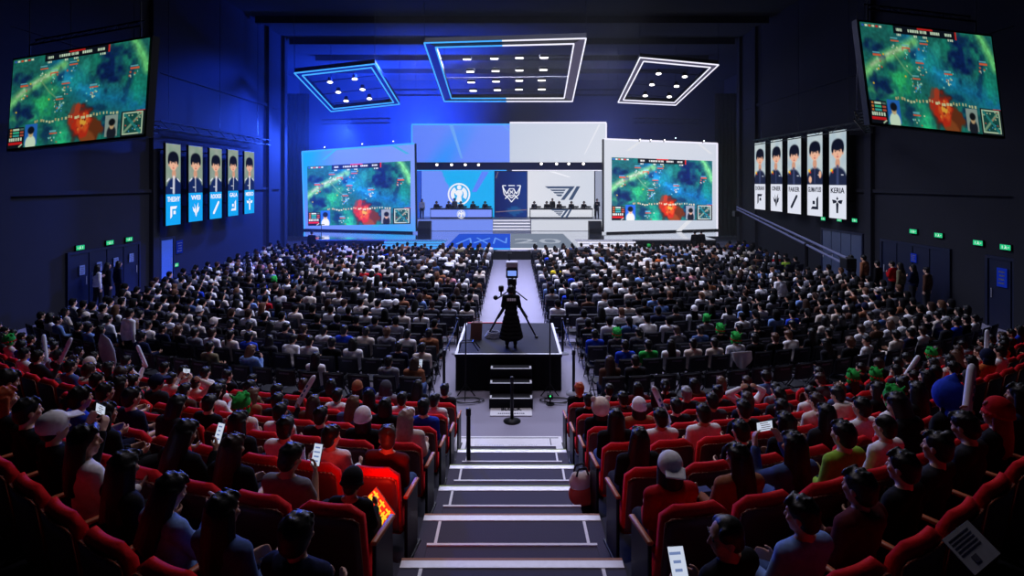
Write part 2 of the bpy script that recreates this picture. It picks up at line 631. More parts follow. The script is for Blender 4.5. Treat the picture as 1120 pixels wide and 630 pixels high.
def game_picture():
    W, Hh = 264, 148
    c = Canvas(W, Hh, (22, 74, 74))
    n1, n2, n3 = value_noise(Hh, W, 7, 1), value_noise(Hh, W, 18, 2), value_noise(Hh, W, 45, 3)
    c.mixin((n1 - 0.35) * 1.2, (18, 96, 82))
    # the river of blue, the pale lanes, green ground, dark woods
    c.line([(0.35, 0.1), (0.45, 0.3), (0.6, 0.52), (0.85, 0.62), (1.0, 0.75)], 0.2, (16, 84, 128), 0.85, 1.0)
    c.line([(0.38, 0.22), (0.52, 0.42), (0.66, 0.5)], 0.07, (30, 130, 176), 0.6, 1.0)
    c.line([(-0.02, 0.52), (0.12, 0.36), (0.28, 0.24), (0.4, 0.14)], 0.085, (96, 150, 96), 0.95, 0.8)
    c.line([(0.05, 0.42), (0.2, 0.28), (0.34, 0.2)], 0.035, (168, 150, 140), 0.6, 1.0)
    c.line([(0.9, 0.0), (0.97, 0.2), (1.0, 0.32)], 0.08, (92, 160, 98), 0.9, 0.8)
    for u, v, ru, rv, col, k in ((0.25, 0.55, 0.12, 0.14, (40, 146, 88), 0.9), (0.16, 0.68, 0.1, 0.07, (60, 158, 98), 0.8), (0.42, 0.93, 0.1, 0.2, (36, 160, 108), 0.95),
                                 (0.05, 0.66, 0.05, 0.06, (70, 150, 90), 0.8), (0.33, 0.4, 0.09, 0.06, (50, 130, 92), 0.7), (0.5, 0.32, 0.09, 0.12, (24, 120, 120), 0.7),
                                 (0.93, 0.55, 0.07, 0.22, (20, 120, 110), 0.7), (0.56, 0.2, 0.06, 0.09, (40, 140, 130), 0.6)):
        c.blob(u, v, ru, rv, col, 0.8, 0, k, n2)
    for u, v, ru, rv, k in ((0.75, 0.24, 0.13, 0.26, 0.95), (0.12, 0.62, 0.1, 0.16, 0.9), (0.09, 0.25, 0.09, 0.1, 0.8), (0.38, 0.27, 0.05, 0.1, 0.6), (0.07, 0.86, 0.12, 0.12, 0.8),
                            (0.88, 0.4, 0.03, 0.3, 0.6), (0.73, 0.86, 0.1, 0.12, 0.7), (0.3, 0.86, 0.06, 0.14, 0.6), (0.2, 0.42, 0.05, 0.06, 0.5), (0.66, 0.66, 0.09, 0.05, 0.5)):
        c.blob(u, v, ru, rv, (8, 22, 66), 0.7, 0.2, k, n2)
    c.a *= (1.08 + 0.32 * n3 + 0.2 * n2)[..., None]
    c.a[..., 2] *= 1.12
    c.line([(0.24, 0.3), (0.3, 0.42), (0.36, 0.5)], 0.012, (140, 170, 140), 0.6)
    r = random.Random(5)
    # fighters: clusters of small pale, blue and red marks with life bars
    for u, v, n in ((0.38, 0.58, 26), (0.63, 0.5, 16), (0.33, 0.28, 9), (0.25, 0.22, 7), (0.47, 0.22, 7), (0.91, 0.36, 8), (0.35, 0.95, 8), (0.42, 0.42, 10), (0.1, 0.38, 5)):
        for _ in range(n):
            col = r.choice([(150, 210, 245), (225, 225, 235), (70, 150, 240), (230, 90, 70), (120, 220, 230), (250, 240, 220)])
            c.blob(u + r.gauss(0, 0.022), v + r.gauss(0, 0.035), r.uniform(0.004, 0.011), r.uniform(0.006, 0.018), col, 0.7)
        c.rect(u - 0.03, v - 0.075, u + 0.03, v - 0.06, (232, 96, 74))
        c.rect(u - 0.03, v - 0.1, u + 0.022, v - 0.085, (120, 190, 240), 0.8)
    for u, v in ((0.1, 0.45), (0.05, 0.6), (0.15, 0.3), (0.5, 0.12), (0.3, 0.5)):
        c.blob(u, v, 0.009, 0.014, (255, 190, 60), 0.6)
    # the big red creature
    for u, v, ru, rv, col in ((0.545, 0.8, 0.1, 0.2, (70, 34, 40)), (0.49, 0.72, 0.035, 0.16, (120, 70, 66)), (0.65, 0.9, 0.06, 0.14, (110, 48, 30)), (0.6, 0.96, 0.06, 0.08, (150, 70, 40)),
                              (0.545, 0.8, 0.078, 0.155, (206, 44, 30)), (0.52, 0.66, 0.025, 0.1, (190, 60, 44)), (0.56, 0.8, 0.05, 0.1, (238, 84, 40)), (0.565, 0.795, 0.022, 0.045, (255, 170, 70))):
        c.blob(u, v, ru * 1.12, rv * 1.12, col, 0.3, 0.15, 1.0, n2 * 0.6 + 0.2)
    for i in range(22):
        a = r.uniform(0, 2 * PI)
        k = r.uniform(0.3, 1.0)
        c.blob(0.55 + 0.06 * k * math.cos(a), 0.8 + 0.12 * k * math.sin(a), 0.01, 0.022, r.choice([(130, 24, 24), (250, 120, 60), (160, 40, 30), (226, 70, 40)]), 0.6)
    # a wavering strip of pale marks across it
    u = 0.2
    while u < 0.82:
        v = 0.735 + 0.01 * math.sin(u * 25) + r.uniform(-0.006, 0.006)
        c.rect(u, v - 0.014, u + r.uniform(0.008, 0.02), v + 0.012, r.choice([(226, 206, 180), (206, 170, 140), (240, 225, 205)]), 0.9)
        u += r.uniform(0.018, 0.03)
    # score bar
    c.rect(0.25, 0, 0.72, 0.075, (14, 18, 34))
    c.rect(0.43, 0, 0.55, 0.018, (220, 36, 40))
    c.rect(0.715, 0.0, 0.73, 0.075, (220, 40, 40))
    for v0, v1, us in ((0.022, 0.052, ((0.27, 0.31), (0.36, 0.43), (0.45, 0.5), (0.53, 0.6), (0.64, 0.69))), (0.08, 0.1, ((0.27, 0.3), (0.4, 0.42), (0.47, 0.5), (0.66, 0.7)))):
        for a, b in us:
            u = a
            while u < b:
                w = r.uniform(0.005, 0.012)
                c.rect(u, v0, u + w, v1, (232, 234, 244))
                u += w + 0.005
    for i, col in enumerate(((60, 90, 230), (240, 240, 250), (230, 80, 50), (240, 230, 230), (220, 40, 40), (236, 236, 240))):
        c.rect(0.012 + i * 0.026, 0.014, 0.03 + i * 0.026, 0.036, col)
    # corner panels
    c.rect(0, 0.77, 0.125, 1, (16, 20, 34))
    for i, col in enumerate(((210, 224, 230), (60, 190, 170), (60, 170, 190))):
        c.rect(0.012, 0.785 + i * 0.034, 0.03, 0.806 + i * 0.034, (220, 120, 70))
        c.rect(0.036, 0.785 + i * 0.034, 0.086, 0.806 + i * 0.034, col)
        c.rect(0.092, 0.785 + i * 0.034, 0.118, 0.806 + i * 0.034, (200, 80, 70) if i else (90, 110, 120))
    u = 0.01
    while u < 0.115:
        w = r.uniform(0.008, 0.014)
        c.rect(u, 0.888, u + w, 0.92, (230, 232, 240))
        u += w + 0.006
    c.rect(0.006, 0.936, 0.112, 0.962, (226, 26, 36))
    c.line([(0.09, 0.99), (0.112, 0.965)], 0.008, (240, 240, 240))
    c.rect(0.13, 0.75, 0.226, 0.985, (40, 104, 226))
    c.blob(0.178, 0.965, 0.046, 0.1, (232, 236, 248), 0.2)
    c.rect(0.146, 0.93, 0.21, 0.985, (232, 236, 248))
    c.blob(0.178, 0.855, 0.022, 0.05, (226, 180, 156), 0.3)
    c.blob(0.178, 0.82, 0.03, 0.05, (20, 22, 36), 0.3)
    c.rect(0.73, 0.76, 0.815, 0.985, (150, 156, 176))
    c.blob(0.775, 0.95, 0.036, 0.09, (28, 30, 48), 0.2)
    c.blob(0.776, 0.87, 0.02, 0.045, (210, 160, 140), 0.3)
    c.blob(0.776, 0.835, 0.027, 0.045, (18, 20, 30), 0.3)
    c.rect(0.838, 0.735, 1, 1, (24, 32, 44))
    c.rect(0.85, 0.75, 0.985, 0.985, (206, 214, 214))
    c.rect(0.857, 0.762, 0.978, 0.972, (22, 76, 84))
    c.line([(0.86, 0.96), (0.975, 0.775)], 0.018, (150, 170, 160), 0.9)
    c.line([(0.865, 0.775), (0.97, 0.965)], 0.022, (40, 130, 150), 0.9)
    for _ in range(22):
        c.blob(r.uniform(0.86, 0.975), r.uniform(0.77, 0.965), 0.005, 0.009, r.choice([(230, 230, 220), (220, 70, 60), (70, 150, 240), (10, 30, 40)]), 0.4)
    c.rect(0.94, 0.735, 1, 0.748, (220, 40, 40))
    return c.a


GAME = game_picture()


def portrait(seed, team):
    """a young player in a team jacket above a plain colour field"""
    r = random.Random(seed)
    W, Hh = 30, 100
    c = Canvas(W, Hh, (196, 206, 206) if team else (150, 160, 150))
    n = value_noise(Hh, W, 12, seed)
    c.mixin(n * 0.6, (110, 140, 120) if not team else (150, 176, 196))
    lean = r.uniform(-0.08, 0.08)
    sk = (232, 178, 150)
    jk = (22, 40, 92) if not team else (30, 38, 66)
    v = 0.24
    c.blob(0.5 + lean, 0.6, 0.62, 0.2, jk, 0.15)
    c.rect(0.0, 0.52, 1, 0.63, jk)
    c.blob(0.5 + lean * 0.6, v + 0.13, 0.15, 0.07, (206, 150, 124), 0.2)
    c.line([(0.5 + lean * 0.5, v + 0.17), (0.5 + lean * 0.3, 0.6)], 0.012 if seed % 2 else 0.03, (228, 230, 240) if not team else (60, 70, 110), 0.9)
    c.blob(0.5, v, 0.3, 0.095, sk, 0.15)
    c.blob(0.2, v + 0.02, 0.05, 0.02, (216, 160, 134), 0.3)
    c.blob(0.8, v + 0.02, 0.05, 0.02, (216, 160, 134), 0.3)
    c.blob(0.5, v - 0.08, 0.38, 0.075, (16, 20, 38), 0.2)
    c.blob(0.2, v - 0.04, 0.09, 0.06, (16, 20, 38), 0.3)
    c.blob(0.8, v - 0.04, 0.09, 0.06, (16, 20, 38), 0.3)
    c.rect(0.25, v - 0.06, 0.75, v - 0.035, (18, 22, 40), 0.85)
    for u in (0.37, 0.63):
        c.blob(u, v - 0.004, 0.07, 0.008, (50, 36, 40), 0.5)
    c.blob(0.5, v + 0.03, 0.04, 0.012, (200, 130, 108), 0.6)
    c.blob(0.5, v + 0.058, 0.1, 0.009, (196, 96, 90), 0.5)
    if not team:
        c.line([(0.08, 0.46), (0.22, 0.43)], 0.012, (228, 232, 245))
        c.line([(0.92, 0.46), (0.78, 0.43)], 0.012, (228, 232, 245))
        c.rect(0.3, 0.54, 0.5, 0.552, (210, 216, 235))
    else:
        c.blob(0.14, 0.45, 0.1, 0.022, (236, 190, 50), 0.4)
        c.blob(0.2, 0.47, 0.06, 0.018, (200, 50, 40), 0.4)
        c.rect(0.7, 0.5, 0.84, 0.515, (200, 206, 225))
        if seed % 5 == 3:
            c.blob(0.2, 0.56, 0.12, 0.05, sk, 0.3)
            c.blob(0.85, 0.5, 0.1, 0.05, sk, 0.3)
    c.rect(0, 0.625, 1, 1, (22, 166, 246) if not team else (222, 226, 240))
    return c.a


# ---------------------------------------------------------------- hanging screens
def hanging_screen(pts, Zr, label):
    P = parallelogram(pts, Zr)
    r, d = P[1] - P[0], P[3] - P[0]
    n = r.cross(d).normalized()          # points away from the seats
    c = (P[0] + P[2]) / 2
    t = thing('hanging_screen', c, label, 'screen', 0, 'big screens hung over the audience')
    rel = [p - c for p in P]
    e = 0.06
    rn, dn = r.normalized(), d.normalized()
    o = [rel[0] - rn * e - dn * e, rel[1] + rn * e - dn * e, rel[2] + rn * e + dn * e, rel[3] - rn * e + dn * e]
    MB().prism([p + n * 0.02 for p in o], n * 0.22).build('cabinet', MT['black'], t)
    picture('picture_panel', rel[0], r, d, GAME * np.array((0.78, 0.86, 0.72)), MT['picture'], t)
    # rig over the screen
    b = MB()
    up = Vector((0, 0, 1))
    a0, a1 = o[0] * 0.9 + o[1] * 0.1 + n * 0.12, o[0] * 0.1 + o[1] * 0.9 + n * 0.12
    top0, top1 = a0 + up * 0.35, a1 + up * 0.35
    for off in (Vector((0, 0, 0)), Vector((0, 0.2, 0.2))):
        b.tube(top0 + off, top1 + off, 0.025)
    m = 10
    for i in range(m):
        p = top0.lerp(top1, i / m)
        q = top0.lerp(top1, (i + 0.5) / m) + Vector((0, 0.2, 0.2))
        q2 = top0.lerp(top1, (i + 1) / m)
        b.tube(p, q, 0.012, n=5).tube(q, q2, 0.012, n=5)
    b.build('truss', MT['tube'], t)
    for a, tp in ((a0, top0), (a1, top1)):
        MB().tube(a, tp, 0.02).tube(tp, Vector((tp.x, tp.y, CEIL - c.z)), 0.012, n=6).build('hanging_cable', MT['tube'], t)
    return t


hanging_screen([(15, 66), (164, 41), (157, 147), (8, 163)], 15.5, 'big screen with a green battle game hung at the far left over the seats')
hanging_screen([(940, 23.6), (1084, 40), (1098, 149), (954, 134)], 15.5, 'big screen with a green battle game hung at the far right over the seats')

# ---------------------------------------------------------------- player banners
EMB = {
    'top': [[(0.15, 0.1), (0.15, 0.9), (0.9, 0.9), (0.75, 0.72), (0.33, 0.72), (0.33, 0.25)], [(0.48, 0.38), (0.72, 0.38), (0.72, 0.6), (0.48, 0.6)]],
    'jungle': [[(0.5, 0.0), (0.36, 0.3), (0.2, 0.42), (0.1, 0.75), (0.3, 0.55), (0.38, 0.62), (0.3, 0.95), (0.46, 0.62), (0.5, 0.5)], [(0.5, 0.0), (0.56, 0.5), (0.6, 0.7), (0.78, 1.0), (0.72, 0.6), (0.92, 0.72), (0.8, 0.4), (0.64, 0.28)]],
    'mid': [[(0.1, 0.05), (0.28, 0.05), (0.92, 0.85), (0.92, 0.98), (0.76, 0.98), (0.1, 0.18)]],
    'bottom': [[(0.9, 0.95), (0.9, 0.1), (0.1, 0.1), (0.28, 0.28), (0.7, 0.28), (0.7, 0.78)], [(0.3, 0.42), (0.54, 0.42), (0.54, 0.64), (0.3, 0.64)]],
    'support': [[(0.42, 0.0), (0.58, 0.0), (0.62, 0.55), (0.5, 0.68), (0.38, 0.55)], [(0.36, 0.6), (0.1, 0.56), (0.0, 0.8), (0.3, 0.78), (0.46, 0.72)], [(0.64, 0.6), (0.9, 0.56), (1.0, 0.8), (0.7, 0.78), (0.54, 0.72)], [(0.4, 0.85), (0.5, 0.78), (0.6, 0.85), (0.5, 1.0)]],
}
BX = 15.0


def banner(sx, xa, xb, ytop, ybot, name, role, label, seed):
    Za, Zb = F * BX / abs(xa - CX), F * BX / abs(xb - CX)
    Yn, Yf = min(Za, Zb), max(Za, Zb)
    Zm = (Yn + Yf) / 2
    zt, zb = H - (ytop - CY) * Zm / F, H - (ybot - CY) * Zm / F
    w, h = Yf - Yn, zt - zb
    t = thing('player_banner', (sx * BX, Zm, zb), label, 'banner', 0, 'tall lit player banners on the side walls')
    MB().box((sx * 0.06, 0, h / 2), (0.1, w + 0.04, h + 0.04), bevel=0.01).build('cabinet', MT['black'], t)
    rd = Vector((0, -sx, 0))
    tl = Vector((0, sx * w / 2, h))
    picture('portrait_panel', tl, rd * w, Vector((0, 0, -h)), portrait(seed, sx > 0), MT['ledwall'], t)
    letter = MT['logo_w'] if sx < 0 else MT['logo_k']
    text('name_lettering', name, (sx * (BX - 0.012), Zm, zb + h * 0.315), rd, (0, 0, 1), h * 0.085, letter, t, w * (0.5 + 0.06 * len(name) if len(name) < 6 else 0.86), 0.006)
    b = MB()
    s = w * 0.62
    ey = h * 0.06
    eh = h * 0.19
    for poly in EMB[role]:
        pts = []
        for u, v in poly:
            p = Vector((-sx * 0.01, 0, ey + v * eh)) + rd * ((u - 0.5) * s)
            pts.append(p)
        b.prism(pts, (-sx * 0.004, 0, 0))
    b.build('emblem_logo', letter, t)
    for yy in (-w * 0.3, w * 0.3):
        for zz in (0.93, 0.2):
            MB().tube((sx * 0.1, yy, h * zz), (sx * 0.56, yy, h * zz), 0.03).build('wall_mount', MT['black'], t)


Lb = [(181.5, 197.5, 157.5, 246, 'THESHY', 'top'), (206.5, 221.5, 160, 242, 'WEI', 'jungle'), (229.5, 242.5, 162.5, 239, 'ROOKIE', 'mid'), (249.5, 260.5, 164, 236, 'GALA', 'bottom'), (267.5, 278, 166, 233.5, 'MEIKO', 'support')]
Rb = [(825.5, 837, 156, 229, 'DORAN', 'top'), (843, 855.5, 153, 231, 'ONER', 'jungle'), (861.5, 876, 150.5, 233.6, 'FAKER', 'mid'), (883, 899.5, 146, 236, 'GUMAYUSI', 'bottom'), (907, 925.6, 142.7, 239, 'KERIA', 'support')]
od = ['first', 'second', 'third', 'fourth', 'fifth']
for i, (a, b_, y0, y1, nm, role) in enumerate(Lb):
    banner(-1, a, b_, y0, y1, nm, role, 'tall blue-based player banner on the left wall, %s from the seats' % od[i], 20 + i)
for i, (a, b_, y0, y1, nm, role) in enumerate(Rb):
    banner(1, a, b_, y0, y1, nm, role, 'tall white-based player banner on the right wall, %s from the stage' % od[i], 30 + i)


def truss(name, p0, p1, s, m, label, n=None, drops=()):
    p0, p1 = Vector(p0), Vector(p1)
    L = (p1 - p0).length
    n = n or max(3, int(L / 0.6))
    d = (p1 - p0).normalized()
    side = d.cross(Vector((0, 0, 1))).normalized() * s
    up = Vector((0, 0, s))
    cs = [Vector((0, 0, 0)), side, side + up, up]
    t = thing(name, p0, label, 'truss')
    b = MB()
    for c in cs:
        b.tube(c, p1 - p0 + c, 0.025)
    b.build('chord', m, t)
    b = MB()
    for i in range(n):
        a, e = (p1 - p0) * (i / n), (p1 - p0) * ((i + 1) / n)
        for j in range(4):
            c0, c1 = cs[j], cs[(j + 1) % 4]
            b.tube(a + (c0 if i % 2 else c1), e + (c1 if i % 2 else c0), 0.012, n=5)
    b.build('lacing', m, t)
    for q in drops:
        p = (p1 - p0) * q + up
        MB().tube(p, Vector((p.x, p.y, CEIL - p0.z)), 0.012, n=6).build('hanging_cable', m, t)
    return t


truss('lighting_truss', (-15.2, 24.0, 6.98), (-15.2, 35.0, 6.98), 0.3, MT['tube'], 'lighting truss above the five blue-based banners', None, (0.1, 0.5, 0.9))
truss('lighting_truss', (14.9, 24.0, 6.98), (14.9, 35.0, 6.98), 0.3, MT['tube'], 'lighting truss above the five white-based banners', None, (0.1, 0.5, 0.9))
truss('lighting_truss', (-14.2, 17.2, 6.55), (-14.9, 23.4, 6.7), 0.25, MT['tube'], 'thin truss running behind the far left hanging screen', None, (0.2, 0.8))
truss('lighting_truss', (10.2, 16.9, 6.55), (14.6, 23.4, 6.7), 0.25, MT['tube'], 'thin truss running behind the far right hanging screen', None, (0.2, 0.8))

# ================================================================ THE STAGE
def on_plane(x, y, p0, n):
    """where the measured direction (x, y) meets the plane through p0"""
    d = Vector(((x - CX) / F, 1.0, -(y - CY) / F))
    o = Vector((0, 0, H))
    return o + d * ((Vector(p0) - o).dot(n) / d.dot(n))


DZ = 0.65
t = thing('stage', (0, 40, 0), 'wide low stage with a lit floor tongue in front of the LED walls', 'stage')
MB().box((0, 1.2, DZ / 2), (28.8, 2.4, DZ), bevel=0.01).build('deck', MT['deck'], t)
MB().box((0, 7.5, DZ / 2), (35.2, 10.2, DZ), bevel=0.01).build('deck', MT['deck'], t)
MB().box((-0.05, -2.85, DZ / 2 - 0.001), (8.9, 5.7, DZ), bevel=0.01).build('tongue', MT['deck'], t)
for x0, x1 in ((-14.4, -9.0), (8.7, 14.4)):
    MB().box(((x0 + x1) / 2, -0.03, DZ / 2 - 0.03), (x1 - x0, 0.05, DZ - 0.1)).build('fascia', MT['drape'], t)
MB().box((-0.05, -5.73, DZ / 2 - 0.06), (8.9, 0.05, DZ - 0.14)).build('fascia', MT['drape'], t)
gl_b, gl_w = glow('blue_floor_light', lin(36, 86, 226), 0.85), glow('grey_floor_light', lin(128, 140, 160), 0.85)
MB().box((-2.12, -0.4, DZ + 0.008), (4.0, 9.6, 0.016)).build('floor_screen', gl_b, t)
MB().box((1.95, -0.4, DZ + 0.008), (4.1, 9.6, 0.016)).build('floor_screen', gl_w, t)
text('floor_lettering', '20', (1.75, 38.6, DZ + 0.022), (1, 0, 0), (0, 1, 0), 4.4, glow('pale_floor_letters', lin(176, 184, 200), 0.95), t, 3.2, 0.02)
b = MB()
for pts in (((-3.6, -3.2), (-3.0, 0.6), (-2.7, -2.6)), ((-2.5, 0.8), (-1.6, -2.9)), ((-1.6, 0.6), (-2.5, -2.6)), ((-1.2, -2.9), (-1.2, 0.8), (-0.4, -2.6), (-0.4, 0.8))):
    b.path([(x, y, DZ + 0.018) for x, y in pts], 0.06, 5)
b.build('floor_lettering', glow('light_blue_strokes', lin(100, 152, 250), 0.95), t)
MB().box((-2.3, -5.73, DZ + 0.01), (4.4, 0.09, 0.08)).build('edge_light', MT['strip_b'], t)
MB().box((2.15, -5.73, DZ + 0.01), (4.5, 0.09, 0.08)).build('edge_light', MT['strip_w'], t)
MB().box((-11.7, -0.03, DZ - 0.01), (5.4, 0.08, 0.05)).build('edge_light', glow('dim_blue_edge', lin(40, 90, 220), 0.8), t)
MB().box((11.6, -0.03, DZ - 0.01), (5.4, 0.08, 0.05)).build('edge_light', glow('dim_white_edge', lin(150, 150, 165), 0.8), t)


def steps(name, x0, x1, yf, yb, z0, z1, n, strip, m, label):
    t = thing(name, ((x0 + x1) / 2, yf, z0 + (0.004 if z0 > 0 else 0)), label, 'steps')
    for i in range(n):
        h = (z1 - z0) * (i + 1) / (n + (0 if z0 > 0 else 1))
        y0 = (yb - yf) * i / n
        d = (yb - yf) / n
        MB().box((0, y0 + d / 2, h / 2), (x1 - x0, d - 0.002, h), bevel=0.006).build('step', m, t)
        MB().box((0, y0 + 0.03, h - 0.01), (x1 - x0, 0.1, 0.07)).build('edge_light', strip, t)
    return t


steps('stage_steps', -8.9, -4.56, 37.9, 39.94, 0, DZ, 4, MT['strip_b'], MT['deck'], 'blue-lit low steps up to the stage left of its tongue')
steps('stage_steps', 4.46, 8.6, 37.9, 39.94, 0, DZ, 4, MT['strip_w'], MT['deck'], 'white-lit low steps up to the stage right of its tongue')

PZ = 1.62
t = thing('player_podium', (0, 47, DZ + 0.004), 'raised white podium that carries the two player desks', 'podium')
MB().box((-4.9, 2.5, (PZ - DZ) / 2 + 0.0), (6.7, 5.0, PZ - DZ), bevel=0.01).build('podium_block', MT['stagewhite'], t)
MB().box((4.7, 2.5, (PZ - DZ) / 2), (6.3, 5.0, PZ - DZ), bevel=0.01).build('podium_block', MT['stagewhite'], t)
MB().box((0.0, 2.6, (PZ - DZ) / 2), (3.1, 4.8, PZ - DZ)).build('podium_block', MT['stagewhite'], t)
b_face = MB().box((-4.9, -0.012, (PZ - DZ) / 2), (6.6, 0.02, PZ - DZ - 0.06))
b_face.build('blue_light_panel', glow('periwinkle_panel', lin(122, 150, 255), 0.9), t)
MB().box((4.7, -0.012, (PZ - DZ) / 2), (6.2, 0.02, PZ - DZ - 0.06)).build('white_light_panel', glow('pale_panel', lin(216, 220, 232), 0.95), t)
t = steps('podium_steps', -1.55, 1.5, 46.0, 46.98, DZ, PZ - 0.06, 4, MT['strip_w'], MT['stagewhite'], 'short flight of lit steps up to the podium between the desks')

# ---------------------------------------------------------------- LED walls


def flat_img(w, h, f):
    a = np.zeros((h, w, 3))
    for j in range(h):
        for i in range(w):
            a[j, i] = f(i / (w - 1), j / (h - 1))
    return a


def mixc(a, b, t):
    t = min(1, max(0, t))
    return [x + (y - x) * t for x, y in zip(a, b)]


PERI, CYAN, PALE, PALE2 = (112, 146, 255), (24, 176, 248), (222, 226, 238), (204, 212, 228)


def wing(sx, pts, outer_px, inner_px, label, strip, imgf, Zr):
    P = parallelogram(pts, Zr)
    r, d = P[1] - P[0], P[3] - P[0]
    n = r.cross(d).normalized()
    if n.y < 0:
        n = -n
    A = on_plane(*outer_px, P[0], n)
    B = on_plane(*inner_px, P[0], n)

    def drop(p):
        # straight down the wall to just above the deck
        k = (DZ + 0.14 - p.z)
        return p + Vector((0, -n.z / n.y * k, k))
    A2, B2 = drop(A), drop(B)
    if sx > 0:
        A, B, A2, B2 = B, A, B2, A2
    c = (A2 + B2) / 2
    t = thing('led_screen', c, label, 'led screen')
    q = [p - c for p in (A, B, B2, A2)]
    MB().prism([p + n * 0.06 for p in q], n * 0.35).build('cabinet', MT['black'], t)
    # the lit face as a grid over the four corners
    W, Hh = 24, 18
    img = flat_img(W, Hh, imgf)
    o = picture('lit_face', (0, 0, 0), (1, 0, 0), (0, 0, -1), img, MT['ledwall'], t)
    for i, v in enumerate(o.data.vertices):
        u, w = (i % W) / (W - 1), (i // W) / (Hh - 1)
        v.co = (q[0] * (1 - u) + q[1] * u) * (1 - w) + (q[3] * (1 - u) + q[2] * u) * w + n * 0.04
    picture('game_picture', P[0] - c, r, d, GAME * 1.14, MT['picture'], t)
    MB().tube(q[0], q[1], 0.07, n=8).build('edge_light', strip, t)
    e = (q[0], q[3]) if sx < 0 else (q[1], q[2])
    MB().tube(e[0], e[1], 0.07, n=8).build('edge_light', strip, t)
    # thin pale rays drawn over the face
    b = MB()
    rr, dd = (q[1] - q[0]), (q[3] - q[0])
    for u0, v0, u1, v1, w in ((0.3, 0.0, 0.18, 0.12, 0.03), (0.72, 0.88, 0.62, 1.0, 0.05), (0.8, 0.0, 0.93, 0.12, 0.03)):
        pts2 = [q[0] + rr * u0 + dd * v0, q[0] + rr * (u0 + w) + dd * v0, q[0] + rr * (u1 + w) + dd * v1, q[0] + rr * u1 + dd * v1]
        b.prism([p + n * 0.02 for p in pts2], n * 0.005)
    b.build('light_ray_graphic', glow('ray_' + ('blue' if sx < 0 else 'white'), lin(70, 190, 250) if sx < 0 else lin(240, 242, 250), 0.9), t)
    return t


wing(-1, [(336, 182), (449, 176), (449, 245), (337, 247)], (330.5, 166), (453, 157), 'blue LED wall with a game picture on the stage, left of the podium', MT['strip_b'],
     lambda u, v: mixc(mixc(PERI, (130, 160, 255), u), CYAN, max(0, (v - 0.75) * 3 * (1 - abs(u - 0.8) * 2))), 46)
wing(1, [(669, 172), (779, 176), (779, 241), (669, 241)], (784.5, 157), (661, 152), 'white LED wall with a game picture on the stage, right of the podium', MT['strip_w'],
     lambda u, v: mixc(PALE, PALE2, v * 0.6 + 0.3 * u), 46)

# upper wall over the podium, one half blue and one half white
UZ = 46.6
for x0, x1, y0, lab, strip, imgf in ((450.5, 557.5, 136.5, 'upper LED wall over the blue player desk, plain blue', MT['strip_b'],
                                     lambda u, v: mixc(mixc((96, 132, 255), PERI, u), (40, 150, 255), max(0, 1 - abs(u - 0.55 + v * 0.25) * 5) * (0.3 + 0.6 * v))),
                                    (557.5, 663, 134.5, 'upper LED wall over the white player desk, plain white', MT['strip_w'],
                                     lambda u, v: mixc((200, 209, 228), PALE, u * 0.8 + 0.2 * v))):
    a, c_ = at(x0, y0, UZ), at(x1, 177.5, UZ)
    w, h = c_.x - a.x, a.z - c_.z
    t = thing('led_screen', (a.x + w / 2, UZ, c_.z), lab, 'led screen')
    MB().box((0, 0.2, h / 2), (w - 0.01, 0.3, h)).build('cabinet', MT['black'], t)
    picture('lit_face', (-w / 2, 0.03, h), (w, 0, 0), (0, 0, -h), flat_img(26, 14, imgf), MT['ledwall'], t)
    MB().box((0, 0.0, h + 0.03), (w, 0.12, 0.12)).build('edge_light', strip, t)
    s = -1 if x0 < 500 else 1
    MB().box((s * w / 2, 0.0, h / 2), (0.1, 0.1, h)).build('edge_light', strip, t)
    b = MB()
    ray = [(-0.12, 0.0), (-0.08, 0.0), (0.02, 0.9), (0.0, 0.9)] if s < 0 else [(0.42, 0.04), (0.44, 0.04), (0.28, 0.8), (0.27, 0.8)]
    b.prism([(u * w, 0.015, h * (1 - v)) for u, v in ray], (0, 0.005, 0))
    if s < 0:
        b.prism([(w * u, 0.015, h * (1 - v)) for u, v in ((0.42, 0.0), (0.44, 0.0), (0.5, 0.14), (0.5, 0.18))], (0, 0.005, 0))
    b.build('light_ray_graphic', glow('ray2', lin(110, 170, 255) if s < 0 else lin(240, 242, 252), 0.95), t)

# header with downlights over both booths
a, c_ = at(452, 177.5, 47), at(661, 186, 47)
t = thing('booth_header', ((a.x + c_.x) / 2, 47, c_.z), 'navy header with a row of downlights across both player booths', 'header')
hw, hh = c_.x - a.x, a.z - c_.z
mnavy = mat('navy_header_paint', lin(24, 42, 110), 0.5)
MB().box((0, 1.9, hh / 2), (hw, 3.8, hh - 0.01)).build('header_box', mnavy, t)
for (x0, x1), strip in (((452, 557), MT['strip_b']), ((557, 661), MT['strip_w'])):
    p0, p1 = at(x0 + 3, 187, 47), at(x1 - 3, 187, 47)
    MB().box(((p0.x + p1.x) / 2 - (a.x + c_.x) / 2, -0.03, -0.03), (p1.x - p0.x, 0.05, 0.07)).build('edge_light', strip, t)
for x in (478, 494, 509, 523.5, 592, 608.7, 622, 638):
    p = at(x, 180.3 if x < 550 else 179.3, 46.98)
    dl = MB().tube((p.x - t.location.x, -0.10, p.z - c_.z), (p.x - t.location.x, 0.0, p.z - c_.z), 0.17, n=14).build('downlight', MT['black'], t)
    MB().ball((p.x - t.location.x, -0.11, p.z - c_.z), (0.11, 0.04, 0.1), 2).build('lens', MT['bulb'], dl)

